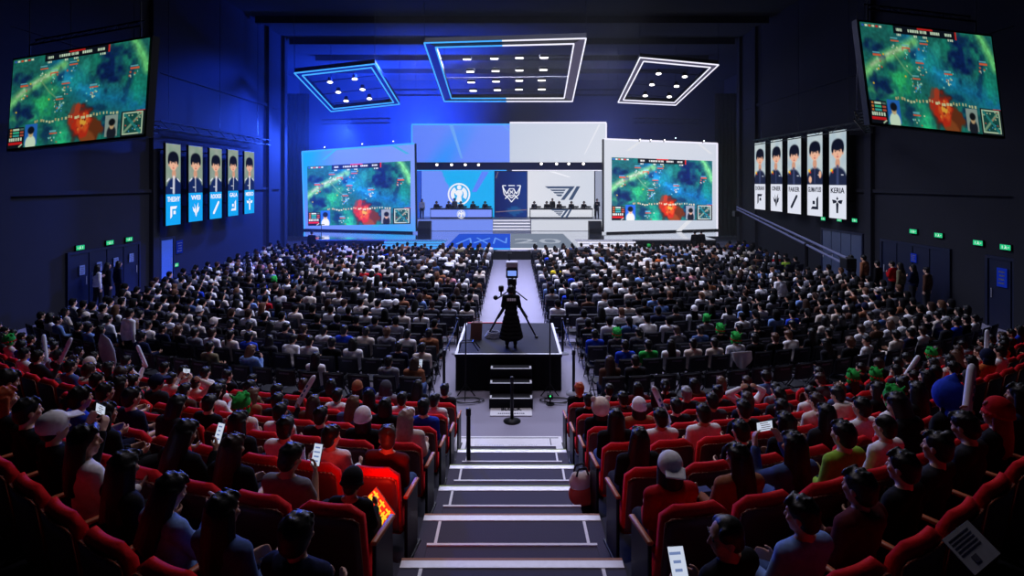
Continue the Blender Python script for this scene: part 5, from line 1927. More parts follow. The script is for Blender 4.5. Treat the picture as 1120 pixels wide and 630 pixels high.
def person(loc, rz, pose='rest', hair='short', hcol='black', top='sweater', tcol='black', trousers='black', hat=None, hatcol='black', scale=1.0, label=None, group=None, skin=None, eyes=False, hat2=None):
    A = PM[pose]
    t = thing('person', loc, label, 'person', rz, group)
    t.scale = (scale, scale, scale)
    M = A['meshes']
    put('body', M['body'], t, None, C(skin or SKINS[hash((round(loc[0], 2), round(loc[1], 2))) % 4]))
    tm = M[top]
    put({'sweater': 'long_sleeved_top', 'hoodie': 'hooded_top', 't_shirt': 't_shirt', 'coat': 'coat'}[top], tm, t, None, C(COLS[tcol]))
    put('trousers', M['trousers'], t, None, C(COLS[trousers]))
    put('shoes', M['shoes'], t, None, C(COLS['white' if (hash(round(loc[0] * 7, 1)) % 3 == 0) else 'charcoal']))
    if hair:
        if hat and hair in ('short', 'curly', 'bun'):
            hair = 'crop'
        o = put('hair', HAIR[hair], t, None, C(HCOLS[hcol]))
        o.matrix_basis = A['head']
    if hat:
        o = put(HATNAME[hat], HAT[hat], t, None, C(COLS[hatcol]))
        o.matrix_basis = A['head'] @ Matrix.Diagonal((1.1, 1.1, 1.12, 1))
        if hat == 'knit_crest':
            b = MB()
            for i in range(14):
                a = 2 * PI * i / 14
                b.ball((0.098 * math.cos(a), -0.018 + 0.108 * math.sin(a), 0.012), 0.021, 1)
            me = b.mesh('knit_rim', True)
            me.materials.append(MT['cloth'])
            q = put('knit_rim', me, o, None, C(COLS['red']))
    if hat2:
        o = put(HATNAME[hat2], HAT[hat2], t, None, C(COLS['black']))
        o.matrix_basis = A['head']
    if eyes:
        face_parts(A['head'], t)
    return t


def hand_point(t, pose, side='r', d=0.09):
    J = PM[pose]['J']
    w, e = J['wr' + side], J['el' + side]
    p = w + (w - e).normalized() * d
    return (Matrix.Translation(t.location) @ Matrix.Rotation(t.rotation_euler[2], 4, 'Z') @ Matrix.Diagonal((*t.scale, 1))) @ p

# ================================================================ WHO SITS WHERE
# head direction, then what the person looks like
NOTED = [
    # left of the stairs
    ((-200, 0), dict(hair='short', hat='beanie', hatcol='charcoal', tcol='black', pose='low', size=0.8), 'board'),
    ((-200, 1), dict(pose='phone', hair='short', top='t_shirt', tcol='grey'), 'phone'),
    ((-199, 0), dict(hair='curly', top='hoodie', tcol='navy')),
    ((-202, 0), dict(hair='long', hcol='blond', top='sweater', tcol='cream', pose='rest3')),
    ((404, 462), dict(hair='bob', hat='beanie', hatcol='white', tcol='black')),
    ((388, 434), dict(hair='bob', hat='beanie', hatcol='tan', tcol='black')),
    ((417, 432), dict(hair='short', hat='hood', hatcol='dark-grey', top='hoodie', tcol='grey')),
    ((403, 448), dict(hair='long', hat='headband', hatcol='blue', tcol='black')),
    ((366, 440), dict(hair='short', top='hoodie', tcol='white')),
    ((440, 437), dict(hair='short', top='sweater', tcol='white')),
    ((254, 457), dict(hair='bob', hat='knit_crest', hatcol='green', top='sweater', tcol='cream')),
    ((270, 448), dict(hair='long', hcol='light brown', tcol='tan', pose='forward')),
    ((82, 470), dict(hair='short', hat='cap', hatcol='white', tcol='black', pose='film'), 'film'),
    ((26, 424), dict(hair='long', hcol='orange', tcol='black')),
    ((95, 396), dict(hair='short', hat='beanie', hatcol='cream', tcol='grey')),
    ((8, 374), dict(hair='short', hat='knit_crest', hatcol='green', tcol='cream')),
    ((-201, 0), dict(hair='short', hcol='brown', tcol='maroon', pose='rest2')),
    ((-199, 3), dict(hair='long', tcol='black', pose='rest2')),
    ((475, 445), dict(hair='short', tcol='white', pose='rest3')),
    ((466, 456), dict(hair='short', tcol='blue', pose='rest')),
    ((492, 440), dict(hair='short', tcol='charcoal')),
    ((380, 470), dict(hair='short', top='sweater', tcol='white', pose='rest3')),
    ((330, 472), dict(hair='short', tcol='white', pose='rest2')),
    ((288, 470), dict(hair='short', top='sweater', tcol='white')),
    ((185, 410), dict(hair='crop', tcol='cream', pose='film'), 'film'),
    ((205, 415), dict(hair='short', tcol='cream', pose='behind')),
    ((240, 425), dict(hair='long', tcol='white')),
    ((205, 500), dict(hair='long', tcol='black', pose='phone'), 'phone'),
    ((-199, 2), dict(hair='long', tcol='light-blue', pose='phone')),
    ((-199, 1), dict(hair='long', tcol='denim')),
    ((95, 500), dict(hair='long', tcol='white', pose='rest3')),
    ((130, 400), dict(hair='short', tcol='white', pose='stick'), 'stick'),
    ((0, 400), dict(hair='short', tcol='white', pose='stick'), 'stick'),
    ((12, 410), dict(hair='short', tcol='charcoal', pose='stick'), 'stick'),
    ((282, 455), dict(hair='short', tcol='charcoal', pose='stick'), 'stick'),
    ((350, 465), dict(hair='short', tcol='charcoal')),
    # right of the stairs
    ((622, 436), dict(hair='curly', hcol='orange', tcol='black')),
    ((632, 450), dict(hair='short', tcol='black')),
    ((-203, 100), dict(hair='bob', hat='eared_hood', hatcol='cream', tcol='black'), 'cathat'),
    ((-203, 101), dict(hair='bob', hat='beanie', hatcol='white', tcol='tan')),
    ((-202, 100), dict(hair='long', tcol='black')),
    ((-201, 100), dict(hair='long', tcol='black', pose='slump')),
    ((-202, 101), dict(hair='short', tcol='white', pose='stick'), 'stick'),
    ((-202, 102), dict(hair='short', top='t_shirt', tcol='white')),
    ((-200, 100), dict(hair='bob', hat='cap_back', hatcol='white', top='hoodie', tcol='red', pose='rest3'), 'cupred'),
    ((752, 440), dict(hair='short', hcol='grey', tcol='charcoal')),
    ((746, 452), dict(hair='short', tcol='charcoal')),
    ((817, 430), dict(hair='short', top='hoodie', tcol='white', pose='behind')),
    ((842, 430), dict(hair='short', top='hoodie', tcol='grey')),
    ((822, 462), dict(hair='short', tcol='black')),
    ((862, 472), dict(hair='long', tcol='black')),
    ((-200, 101), dict(hair='long', tcol='tan', pose='rest2')),
    ((-200, 102), dict(hair='long', tcol='denim', pose='film'), 'film'),
    ((937, 424), dict(hair='long', hat='knit_crest', hatcol='green', tcol='navy')),
    ((976, 442), dict(hair='bob', hat='knit_crest', hatcol='green', tcol='white')),
    ((953, 417), dict(hair='short', hat='knit_crest', hatcol='green', tcol='charcoal')),
    ((1015, 386), dict(hair='short', hat='knit_crest', hatcol='green', tcol='charcoal')),
    ((1038, 448), dict(hair='bob', hat='big_hood', hatcol='blue', tcol='black')),
    ((1075, 434), dict(hair='long', hcol='red', tcol='black', hat='beanie', hatcol='red', pose='stick'), 'stick'),
    ((1093, 420), dict(hair='short', tcol='orange', hat='hood', hatcol='navy', top='hoodie')),
    ((938, 488), dict(hair='short', top='sweater', tcol='lime')),
    ((984, 478), dict(hair='crop', tcol='white', pose='rest')),
    ((945, 460), dict(hair='short', tcol='white')),
    ((-199, 100), dict(hair='crop', hcol='black', tcol='black', pose='profile', eyes=True)),
    ((-199, 101), dict(hair='short', tcol='light-blue', pose='rest2')),
    ((1090, 505), dict(hair='short', tcol='charcoal', pose='phone')),
    ((1000, 410), dict(hair='short', tcol='grey', pose='stick'), 'stick'),
    ((1090, 400), dict(hair='short', tcol='white', pose='stick'), 'stick'),
    ((885, 405), dict(hair='long', tcol='black')),
    ((1110, 385), dict(hair='short', tcol='orange')),
    # the floor rows
    ((686, 378), dict(hair='short', top='t_shirt', tcol='blue', trousers='black')),
    ((652, 372), dict(hair='short', tcol='blue')),
    ((711, 372), dict(hair='short', top='t_shirt', tcol='green')),
    ((678, 370), dict(hair='short', hat='knit_crest', hatcol='green', tcol='dark-grey')),
    ((767, 348), dict(hair='short', hat='knit_crest', hatcol='green', tcol='grey')),
    ((783, 362), dict(hair='short', hat='knit_crest', hatcol='green', tcol='black')),
    ((802, 380), dict(hair='short', hat='knit_crest', hatcol='green', top='hoodie', tcol='white')),
    ((347, 384), dict(hair='short', top='t_shirt', tcol='white')),
    ((391, 388), dict(hair='bob', top='sweater', tcol='white')),
    ((333, 392), dict(hair='long', tcol='white')),
    ((455, 400), dict(hair='bob', hcol='brown', tcol='tan', pose='phone'), 'phone'),
    ((457, 383), dict(hair='short', tcol='cream')),
    ((375, 375), dict(hair='short', tcol='blue')),
    ((430, 375), dict(hair='short', tcol='navy')),
    ((262, 380), dict(hair='short', tcol='blue', top='hoodie')),
    ((218, 385), dict(hair='short', tcol='khaki')),
    ((700, 398), dict(hair='short', tcol='charcoal')),
    ((660, 395), dict(hair='long', hcol='brown', tcol='brown')),
    ((945, 380), dict(hair='short', tcol='white', trousers='cream', pose='profile')),
    ((293, 309), dict(hair='short', hat='knit_crest', hatcol='green', tcol='grey')),
    ((411, 294), dict(hair='short', tcol='red')),
    ((398, 301), dict(hair='short', tcol='red')),
    ((297, 330), dict(hair='short', tcol='red')),
    ((609, 294), dict(hair='short', tcol='yellow')),
    ((723, 282), dict(hair='short', tcol='orange')),
    ((780, 312), dict(hair='short', tcol='tan')),
    ((700, 300), dict(hair='short', tcol='light-blue')),
    ((745, 300), dict(hair='short', tcol='pink')),
    ((876, 350), dict(hair='short', tcol='blue')),
    ((860, 285), dict(hair='short', tcol='lime')),
    ((850, 281), dict(hair='short', tcol='red')),
    ((712, 272), dict(hair='short', hat='knit_crest', hatcol='green', tcol='grey')),
    ((1045, 352), dict(hair='short', tcol='blue')),
    ((930, 330), dict(hair='short', tcol='white')),
    ((120, 350), dict(hair='short', tcol='white')),
    ((95, 362), dict(hair='short', tcol='light-blue')),
]

for s in SLOTS:
    s['look'] = None
import os
if os.environ.get('SHOWSLOTS'):
    for s in SLOTS:
        if s['kind'] == 'red' and s['idx'] < 6:
            print('SLOT', s['k'], s['sx'], s['idx'], [round(q) for q in s['head']])
for item in NOTED:
    (hx, hy), look = item[0], item[1]
    best, bd = None, 1e9
    if hx < -100:            # a place named by tier, side and seat
        k_, s_, i_ = -hx - 200, 1 if hy > 50 else -1, hy % 50
        hx, hy = [q['head'] for q in SLOTS if q['kind'] == 'red' and q['k'] == k_ and q['sx'] == s_ and q['idx'] == i_][0]
    for s in SLOTS:
        if s['look'] is None:
            d = (s['head'][0] - hx) ** 2 + 1.6 * (s['head'][1] - hy) ** 2
            if d < bd:
                best, bd = s, d
    if bd >= 60 ** 2:
        print('NOT PLACED', item)
    if bd < 60 ** 2:
        best['look'] = dict(look)
        best['carry'] = item[2] if len(item) > 2 else None
        best['full'] = True

WEIGHT = (['rest'] * 7 + ['rest2'] * 3 + ['rest3'] * 3 + ['slump'] * 2 + ['forward'] * 2 + ['phone'])
EMPTY = [ (480, 398), (300, 395), (320, 395), (410, 400), (505, 405), (725, 395), (760, 395), (640, 395), (835, 390), (870, 385), (240, 390), (205, 385)]
for q in SLOTS:
    if q['kind'] == 'red' and (q['k'], q['sx'], q['idx']) in ((1, -1, 1), (1, 1, 1), (1, 1, 3), (0, -1, 3), (2, -1, 2), (0, 1, 4)) and q['look'] is None:
        q['look'] = 'empty'
for (hx, hy) in EMPTY:
    c = min((s for s in SLOTS if s['look'] is None), key=lambda s: (s['head'][0] - hx) ** 2 + (s['head'][1] - hy) ** 2)
    if (c['head'][0] - hx) ** 2 + (c['head'][1] - hy) ** 2 < 30 ** 2:
        c['look'] = 'empty'

for s in SLOTS:
    if s['look'] is not None:
        continue
    r = random.random()
    if s['kind'] == 'red':
        if r < 0.15:
            s['look'] = 'empty'
            continue
        tc = random.choices(['black', 'charcoal', 'navy', 'dark-grey', 'grey', 'white', 'cream', 'denim', 'brown', 'maroon', 'khaki', 'blue'], [52, 13, 10, 6, 5, 6, 3, 3, 2, 2, 1, 1])[0]
        hk = random.choices(['short', 'long', 'bob', 'ponytail', 'curly', 'bun'], [40, 30, 12, 7, 7, 4])[0]
        hc = random.choices(['black', 'brown', 'light brown'], [84, 12, 4])[0]
    else:
        if r < (0.42 if s['row'] == 0 else 0.18 if s['row'] == 1 else 0.07):
            s['look'] = 'empty'
            continue
        tc = random.choices(['black', 'charcoal', 'navy', 'dark-grey', 'grey', 'white', 'cream', 'denim', 'brown', 'light-blue', 'tan', 'blue', 'pink', 'khaki'], [24, 8, 8, 5, 10, 27, 13, 3, 2, 3, 2, 2, 1, 1])[0]
        hk = random.choices(['short', 'long', 'bob', 'ponytail', 'curly', 'bun'], [52, 20, 10, 6, 8, 4])[0]
        hc = random.choices(['black', 'brown', 'light brown'], [80, 15, 5])[0]
    look = dict(hair=hk, hcol=hc, tcol=tc, top=random.choices(['sweater', 'hoodie', 't_shirt'], [5, 3, 2])[0], pose=random.choice(WEIGHT))
    if random.random() < 0.05 and not (s['kind'] == 'red' and s['k'] <= 1):
        look['hat'] = random.choice(['cap', 'cap', 'beanie'])
        look['hatcol'] = random.choice(['black', 'charcoal', 'white', 'cream', 'navy'])
    s['look'] = look

# ---------------------------------------------------------------- things in hands
def phone(p, rz, tilt, label, land=False, bright=True):
    t = thing('smartphone', p, label, 'phone', rz, 'phones held up in the seats')
    w, h = (0.16, 0.078) if land else (0.078, 0.16)
    R = Matrix.Rotation(tilt, 4, 'X')
    b = MB().box((0, 0, 0), (w, 0.009, h), bevel=0.004)
    o = b.build('phone_body', MT['black'], t)
    o.matrix_basis = R
    b = MB().box((0, -0.0052, 0), (w - 0.006, 0.002, h - 0.006))
    o = b.build('phone_screen', MT['phone'], t)
    o.matrix_basis = R
    b = MB()
    r = random.Random(int(abs(p[0] * 1000)))
    for i in range(4):
        b.box((r.uniform(-0.1, 0.1) * w, -0.0066, h * (0.32 - 0.2 * i)), (w * r.uniform(0.3, 0.7), 0.001, h * 0.07))
    o = b.build('screen_rows', glow('screen_rows', lin(120, 140, 190) if not land else lin(90, 80, 90), 0.8), t)
    o.matrix_basis = R
    return t


mst = mat('white_inflatable', lin(226, 228, 236), 0.35, var=0.06)
mprint = mat('blue_print', lin(70, 90, 150), 0.6)


def stick(p, rz, tilt, label, roll=0.0):
    t = thing('inflatable_stick', p, label, 'cheering stick', rz, 'white inflatable cheering sticks')
    R = Matrix.Rotation(tilt, 4, 'X') @ Matrix.Rotation(roll, 4, 'Y')
    o = MB().lathe([(0.01, -0.1), (0.03, -0.08), (0.036, 0.0), (0.036, 0.34), (0.03, 0.39), (0.012, 0.41)], 14).build('tube', mst, t, True)
    o.matrix_basis = R
    b = MB()
    for z in (0.1, 0.17, 0.24):
        b.box((0, -0.036, z), (0.026, 0.004, 0.04))
    o = b.build('print', mprint, t)
    o.matrix_basis = R
    return t


def ord_lr(s):
    return '%s %s' % (ORD[s['idx']], 'left' if s['sx'] < 0 else 'right')


TOPNAME = {'sweater': 'top', 'hoodie': 'hoodie', 't_shirt': 't-shirt', 'coat': 'coat'}
HAIRNAME = {'short': 'short', 'crop': 'cropped', 'curly': 'curly', 'bob': 'chin-length', 'long': 'long', 'ponytail': 'ponytailed', 'bun': 'bunned'}


def describe(look):
    top = '%s %s' % (look.get('tcol', 'black'), TOPNAME[look.get('top', 'sweater')])
    hat = look.get('hat')
    if hat:
        hn = {'cap': 'cap', 'cap_back': 'cap', 'beanie': 'beanie', 'knit_crest': 'knit hat', 'eared_hood': 'eared hat', 'hood': 'hood', 'headband': 'headband', 'big_hood': 'head cover'}[hat]
        return '%s %s, %s' % (look.get('hatcol', 'black'), hn, top)
    return '%s %s hair, %s' % (HAIRNAME[look.get('hair', 'short')], look.get('hcol', 'black').replace('light brown', 'light-brown'), top)


MAX_PEOPLE = 300
STAFF = 28
count = 0
solo = [s for s in SLOTS if s['kind'] == 'red' and s['look'] != 'empty']
floor_seated = sorted([s for s in SLOTS if s['kind'] == 'black' and s['look'] != 'empty'], key=lambda s: (s['row'], abs(s['x'])))
solo += floor_seated[:max(0, MAX_PEOPLE - STAFF - len(solo))]
rest = [s for s in floor_seated if s not in solo]
print('solo people', len(solo), 'crowd', len(rest))
for s in solo:
    lk = dict(s['look'])
    sc = (random.uniform(0.86, 0.92) if s['kind'] == 'red' else random.uniform(0.91, 0.98)) * lk.get('size', 1.0)
    where = ('%s red row up, %s of stairs' if s['kind'] == 'red' else '%s black row, %s of aisle') % (ORD[s['row']] if s['kind'] == 'red' or s['row'] else 'rear', ord_lr(s))
    f = Vector((-math.sin(s['rz']), math.cos(s['rz']), 0))
    loc = Vector((s['x'], s['y'], s['z'])) + f * (0.045 if s['kind'] == 'red' else 0.06)
    loc.z += max(0.0, (0.365 if s['kind'] == 'red' else 0.40) - 0.405 * sc)
    lab = 'person, %s, %s' % (describe(lk), where)
    t = person(loc, s['rz'], lk.get('pose', 'rest'), lk.get('hair'), lk.get('hcol', 'black'), lk.get('top', 'sweater'), lk.get('tcol', 'black'), lk.get('trousers', random.choice(['black', 'charcoal', 'navy', 'denim'])),
               lk.get('hat'), lk.get('hatcol', 'black'), sc, lab, 'spectators in the red tiers' if s['kind'] == 'red' else 'spectators on the floor chairs', eyes=lk.get('eyes', False))
    pose = lk.get('pose', 'rest')
    cy = s.get('carry')
    who = describe(lk)
    if cy == 'phone':
        phone(hand_point(t, pose, 'r', 0.1) + f * 0.02 + Vector((0, 0, 0.05)), s['rz'], -0.35, 'lit white phone held by the person with %s' % who)
    elif cy == 'film':
        a, b_ = hand_point(t, pose, 'l', 0.12), hand_point(t, pose, 'r', 0.12)
        phone((a + b_) / 2 + Vector((0, 0, 0.03)), s['rz'], -0.1, 'phone held sideways by person in %s, %s' % (lk.get('tcol', 'black'), where), True)
    elif cy == 'stick':
        stick(hand_point(t, pose, 'r', 0.07) + Vector((0, 0, 0.02)), s['rz'], random.uniform(-0.3, 0.25), 'white inflatable stick held by person in %s, %s' % (lk.get('tcol', 'black'), where), random.uniform(-0.5, 0.6))
    elif cy == 'board':
        p = hand_point(t, pose, 'r', 0.1) + f * 0.12 + Vector((0.04, 0, 0.12))
        BOARD_AT = (p, s['rz'])
    elif cy == 'cupred':
        pass
    count += 1

# the red glowing board with yellow letter strokes
p, rz = BOARD_AT
p = at(413, 557, 4.36)
t = thing('light_board', p, 'small red glowing board with yellow letter strokes held before the lit red seat', 'sign', rz - 0.25)
R = Matrix.Rotation(-0.75, 4, 'X') @ Matrix.Rotation(0.5, 4, 'Y')
o = MB().box((0, 0.008, 0), (0.3, 0.012, 0.17), bevel=0.005).build('board_back', MT['black'], t)
o.matrix_basis = R
o = MB().box((0, 0.0, 0), (0.29, 0.006, 0.16)).build('red_face', glow('red_board_light', lin(255, 50, 30), 1.0), t)
o.matrix_basis = R
b = MB()
for x in (-0.095, 0.0, 0.095):
    for s0, s1 in (((-0.035, 0.05), (0.035, 0.05)), ((0.0, 0.065), (0.0, -0.06)), ((-0.04, 0.01), (0.04, 0.01)), ((-0.035, -0.055), (0.0, 0.01)), ((0.035, -0.055), (0.0, 0.01)), ((-0.03, 0.03), (-0.03, -0.03))):
        b.tube((x + s0[0], -0.006, s0[1]), (x + s1[0], -0.006, s1[1]), 0.007, n=5)
o = b.build('letter_strokes', glow('yellow_stroke_light', lin(255, 205, 50), 1.1), t)
o.matrix_basis = R
la = bpy.data.lights.new('red_board_lamp', 'AREA')
la.energy = 7.0
la.shape = 'DISK'
la.size = 0.16
la.color = (1.0, 0.04, 0.02)
lo = bpy.data.objects.new('red_board_lamp', la)
COL.objects.link(lo)
lo.parent = t
lo.location = (0.0, 0.03, 0.13)
lo.rotation_euler = (math.radians(105), 0, 0.2)

# ---------------------------------------------------------------- staff, players and people standing about
STAND = 'people standing at the sides'
person((-0.02, 13.2, RH), 0.0, 'operator', 'short', 'black', 'coat', 'black', 'black', None, 'black', 0.86, 'camera operator in black bending to the broadcast camera on the riser', None, hat2='headphones')
b = MB()
for x0, w in ((-0.11, 0.06), (-0.04, 0.05), (0.02, 0.045), (0.075, 0.05)):
    b.box((x0 + w / 2, 0, 0.0), (w, 0.004, 0.07))
o = [o for o in bpy.data.objects if o.get('label', '').startswith('camera operator')][0]
pr = b.build('white_back_print', MT['white'], o)
J = PM['operator']['J']
pr.location = J['upper'] + J['R'] @ Vector((0, -0.155, -0.05))
pr.rotation_euler = (-0.22, 0, 0)

for x, Z, pose, tc, lab in ((97, 20.5, 'stand2', 'white', 'person in white top standing before the blue doors on the left'),
                            (110, 21.0, 'stand', 'black', 'person in black standing before the blue doors on the left'),
                            (125, 21.6, 'stand', 'navy', 'person in navy standing at the far end of the left blue doors'),
                            (931, 23.4, 'stand2', 'charcoal', 'person in dark grey standing by the crane foot on the right'),
                            (945, 23.0, 'stand', 'tan', 'person in tan top standing between crane and right doors'),
                            (960, 22.0, 'stand', 'black', 'person in black standing by the bright door frame on the right'),
                            (976, 21.8, 'stand2', 'red', 'person in red standing before the dark doors on the right'),
                            (985, 21.2, 'stand', 'khaki', 'person in khaki top standing beside the person in red on the right'),
                            (999, 20.8, 'stand2', 'navy', 'person in navy standing before the right doors beyond the one in khaki'),
                            (1014, 20.2, 'stand', 'brown', 'person in brown standing at the near end of the right doors')):
    X = (x - CX) * Z / F
    sx = -1 if X < 0 else 1
    X = max(-15.0, min(15.0, X))
    person((X, Z, 0), -sx * -0.5 if sx < 0 else 0.5, pose, 'short' if random.random() < 0.6 else 'long', 'black', 'sweater', tc, 'charcoal', None, 'black', random.uniform(0.96, 1.05), lab, STAND)
for x, Z, lab in ((341, 35.3, 'person in black standing at the blue end of the stage front'), (760, 35.6, 'person in black standing at the white end of the stage front, nearer the steps'), (767, 35.9, 'person in black standing at the white end of the stage front, nearer the wall')):
    person(((x - CX) * Z / F, Z, 0), 0.0, 'stand', 'short', 'black', 'sweater', 'black', 'black', None, 'black', 1.0, lab, 'stage crew')
p = at(653, 240, 47.6)
person((p.x, 47.6, PZ), PI - 0.3, 'stand2', 'short', 'black', 'sweater', 'navy', 'navy', None, 'black', 1.02, 'person in navy standing at the right end of the podium beside the white desk', 'stage crew')
p = at(461.5, 240, 48.0)
person((p.x, 48.0, PZ), PI + 0.4, 'stand', 'short', 'black', 'sweater', 'white', 'charcoal', None, 'black', 1.0, 'person in white standing at the left end of the podium by the blue desk', 'stage crew')

for side, x0, x1, tc in (('left', 470.5, 538.5, 'navy'), ('right', 579.5, 648.5, 'charcoal')):
    a, c_ = at(x0, 227.8, 48.2), at(x1, 240, 48.2)
    w = c_.x - a.x
    for i in range(5):
        X = a.x + w * (i + 0.5) / 5
        person((X - 0.12, 49.22, PZ + 0.2), PI + random.uniform(-0.1, 0.1), 'desk', 'short', 'black', 'sweater', tc, 'black', None, 'black', 1.0,
               'player with headphones in %s jacket at the %s desk, %s from the left' % (tc, side, od[i]), 'players at the two desks', eyes=True, hat2='headphones')
        ch = thing('player_chair', (X - 0.12, 49.25, PZ), 'black swivel chair behind the %s player desk, %s from the left' % (side, od[i]), 'chair', PI, 'swivel chairs behind the desks')
        MB().box((0, 0.02, 0.55), (0.46, 0.44, 0.07), bevel=0.025).build('seat', MT['pad'], ch, True)
        MB().box((0, -0.26, 0.78), (0.42, 0.07, 0.42), rx=0.1, bevel=0.03).build('backrest', MT['pad'], ch, True)
        bs = MB().tube((0, 0, 0.06), (0, 0, 0.52), 0.03)
        for q in range(5):
            bs.tube((0, 0, 0.1), (0.28 * math.cos(q * 1.2566), 0.28 * math.sin(q * 1.2566), 0.05), 0.02, n=6)
        bs.build('swivel_base', MT['black'], ch)
    j = 1 if side == 'left' else 2
    person((a.x + w * (0.36 if side == 'left' else 0.38), 49.9, PZ), PI, 'stand', 'short', 'black', 'sweater', 'grey' if side == 'left' else 'black', 'black', None, 'black', 1.0,
           'coach in %s standing behind the players at the %s desk' % ('grey' if side == 'left' else 'black', side), 'stage crew')

for (hx, hy), tc, lab in (((113, 372), 'white', 'person in white standing among the floor chairs near the left end'), ((862, 322), 'white', 'person in white standing among the floor chairs at the right')):
    s = min((q for q in BLACK if q['look'] == 'empty' or q in rest), key=lambda q: (q['head'][0] - hx) ** 2 + (q['head'][1] - hy) ** 2)
    if s in rest:
        rest.remove(s)
    f = Vector((-math.sin(s['rz']), math.cos(s['rz']), 0))
    person(Vector((s['x'], s['y'], 0)) + f * 0.4, s['rz'], 'stand', 'short', 'black', 'sweater', tc, 'charcoal', None, 'black', 0.95, lab, STAND)

# ---------------------------------------------------------------- bags, papers and other things lying about
b = MB()
pz = tier_z(2)
t = thing('tote_bag', (0.79, NOSE[2 - K0] - 0.36, pz), 'white tote bag with an orange lower half standing on the stair by the right seats', 'bag', 0.2)
b = MB()
b.ball((0, 0, 0.14), (0.15, 0.1, 0.145), 3).ball((0.03, 0.0, 0.08), (0.145, 0.1, 0.08), 3)
remeshed(b, 0.012, 'bag_lower', 3)
me = bpy.data.meshes['bag_lower']
me.materials.append(mat('orange_bag_cloth', lin(196, 92, 70), 0.9, var=0.35, scale=8, bump=0.3))
put('bag_lower', me, t)
b = MB()
b.ball((-0.01, 0.0, 0.27), (0.135, 0.095, 0.11), 3).ball((0.05, 0, 0.34), (0.06, 0.06, 0.05), 2).ball((-0.07, 0, 0.33), (0.05, 0.06, 0.06), 2)
me = remeshed(b, 0.012, 'bag_upper', 3)
me.materials.append(mat('white_bag_cloth', lin(216, 208, 204), 0.9, var=0.2, scale=10, bump=0.3))
put('bag_upper', me, t)
b = MB()
for s in (-0.05, 0.05):
    b.path([(-0.07, s, 0.36), (-0.05, s, 0.44), (0.04, s, 0.45), (0.07, s, 0.37)], 0.012)
b.build('handle', mat('dark_bag_handle', lin(40, 40, 54), 0.8), t, True)


def on_row(k, sx, X, up, fwd=0.0):
    c = row_curve(k)
    a = math.atan(c.s(X))
    return Vector((sx * (X - fwd * math.sin(a)), c.z(X) + fwd * math.cos(a), tier_z(k) + up)), a * sx


# patterned blue bag on a lap, paper sheets, a lone phone
p, rz = on_row(0, 1, 1.52, 0.56, 0.5)
t = thing('patterned_bag', p, 'blue and white patterned bag standing between red seats right of the cap wearer', 'bag', rz)
b = MB()
b.prism([(-0.15, -0.04, -0.1), (0.15, -0.04, -0.1), (0.15, 0.04, -0.1), (-0.15, 0.04, -0.1)], (0, 0.06, 0.18))
b.build('bag_body', mat('navy_print_cloth', lin(54, 66, 120), 0.85, var=0.5, scale=26), t)
b = MB()
r = random.Random(8)
for i in range(16):
    zz = r.uniform(-0.08, 0.07)
    b.ball((r.uniform(-0.13, 0.13), -0.04 + 0.06 * (zz + 0.1) / 0.18, zz), (r.uniform(0.012, 0.032), 0.01, r.uniform(0.01, 0.024)), 1)
b.build('white_print', MT['white'], t)
p, rz = at(1062, 598, 2.7), 0.5
t = thing('paper_sheet', p, 'printed white paper sheet held low in the nearest red rows at far right', 'paper', rz - 0.3)
o = MB().box((0, 0, 0), (0.22, 0.004, 0.16)).build('sheet', mat('white_paper', lin(196, 198, 206), 0.8), t)
o.matrix_basis = Matrix.Rotation(-0.9, 4, 'X') @ Matrix.Rotation(-0.3, 4, 'Y')
b = MB()
for i in range(5):
    b.box((-0.01, -0.003, 0.06 - 0.016 * i), (0.16, 0.002, 0.003))
b.box((-0.03, -0.003, -0.04), (0.04, 0.002, 0.03))
q = b.build('print_lines', MT['print'], t)
q.matrix_basis = o.matrix_basis
c = row_curve(0)
p = Vector((at(742, 620, 2.55)))
phone(p, 0.1, -0.6, 'pale lit phone at the bottom edge below the red-hooded cap wearer')
# grey clapper banner held up by somebody at the left of the floor
p = at(118, 388, 12.4)
t = thing('clapper_banner', p, 'grey lozenge-shaped clapper banner held up at the left over the floor chairs', 'banner', -0.2)
o = MB().lathe([(0.02, -0.45), (0.16, -0.2), (0.2, 0.05), (0.16, 0.3), (0.03, 0.48)], 16).build('panel', mat('grey_film', lin(150, 152, 164), 0.45, var=0.2), t, True)
o.matrix_basis = Matrix.Rotation(-0.35, 4, 'Y') @ Matrix.Diagonal((1, 0.3, 1, 1))
MB().tube((0.12, 0, -0.42), (0.2, 0, -0.9), 0.015).build('handle', MT['white'], t)
# white towel over a chair back at the right
t = thing('towel', (0, 0, 0), 'white towel hung over a black chair back right of the aisle', 'towel')
sl = min((s for s in SLOTS if s['kind'] == 'black'), key=lambda s: (s['head'][0] - 806) ** 2 + (s['head'][1] - 383) ** 2)
t.location = (sl['x'], sl['y'] - 0.27, 0.9)
t.rotation_euler = (0, 0, sl['rz'])
b = MB()
n, m = 14, 12
vs = [[b.bm.verts.new((-0.24 + 0.48 * i / n, -0.015 - 0.02 * math.sin(i * 1.1) * (j / m) - 0.03 * (j / m), 0.02 - (0.16 + 0.22 * math.sin(PI * i / n)) * j / m)) for i in range(n + 1)] for j in range(m + 1)]
for j in range(m):
    for i in range(n):
        b.bm.faces.new((vs[j][i], vs[j][i + 1], vs[j + 1][i + 1], vs[j + 1][i]))
o = b.build('cloth', mat('white_towel', lin(214, 214, 222), 0.95, bump=0.3, scale=80), t, True)
o.modifiers.new('thickness', 'SOLIDIFY').thickness = 0.012

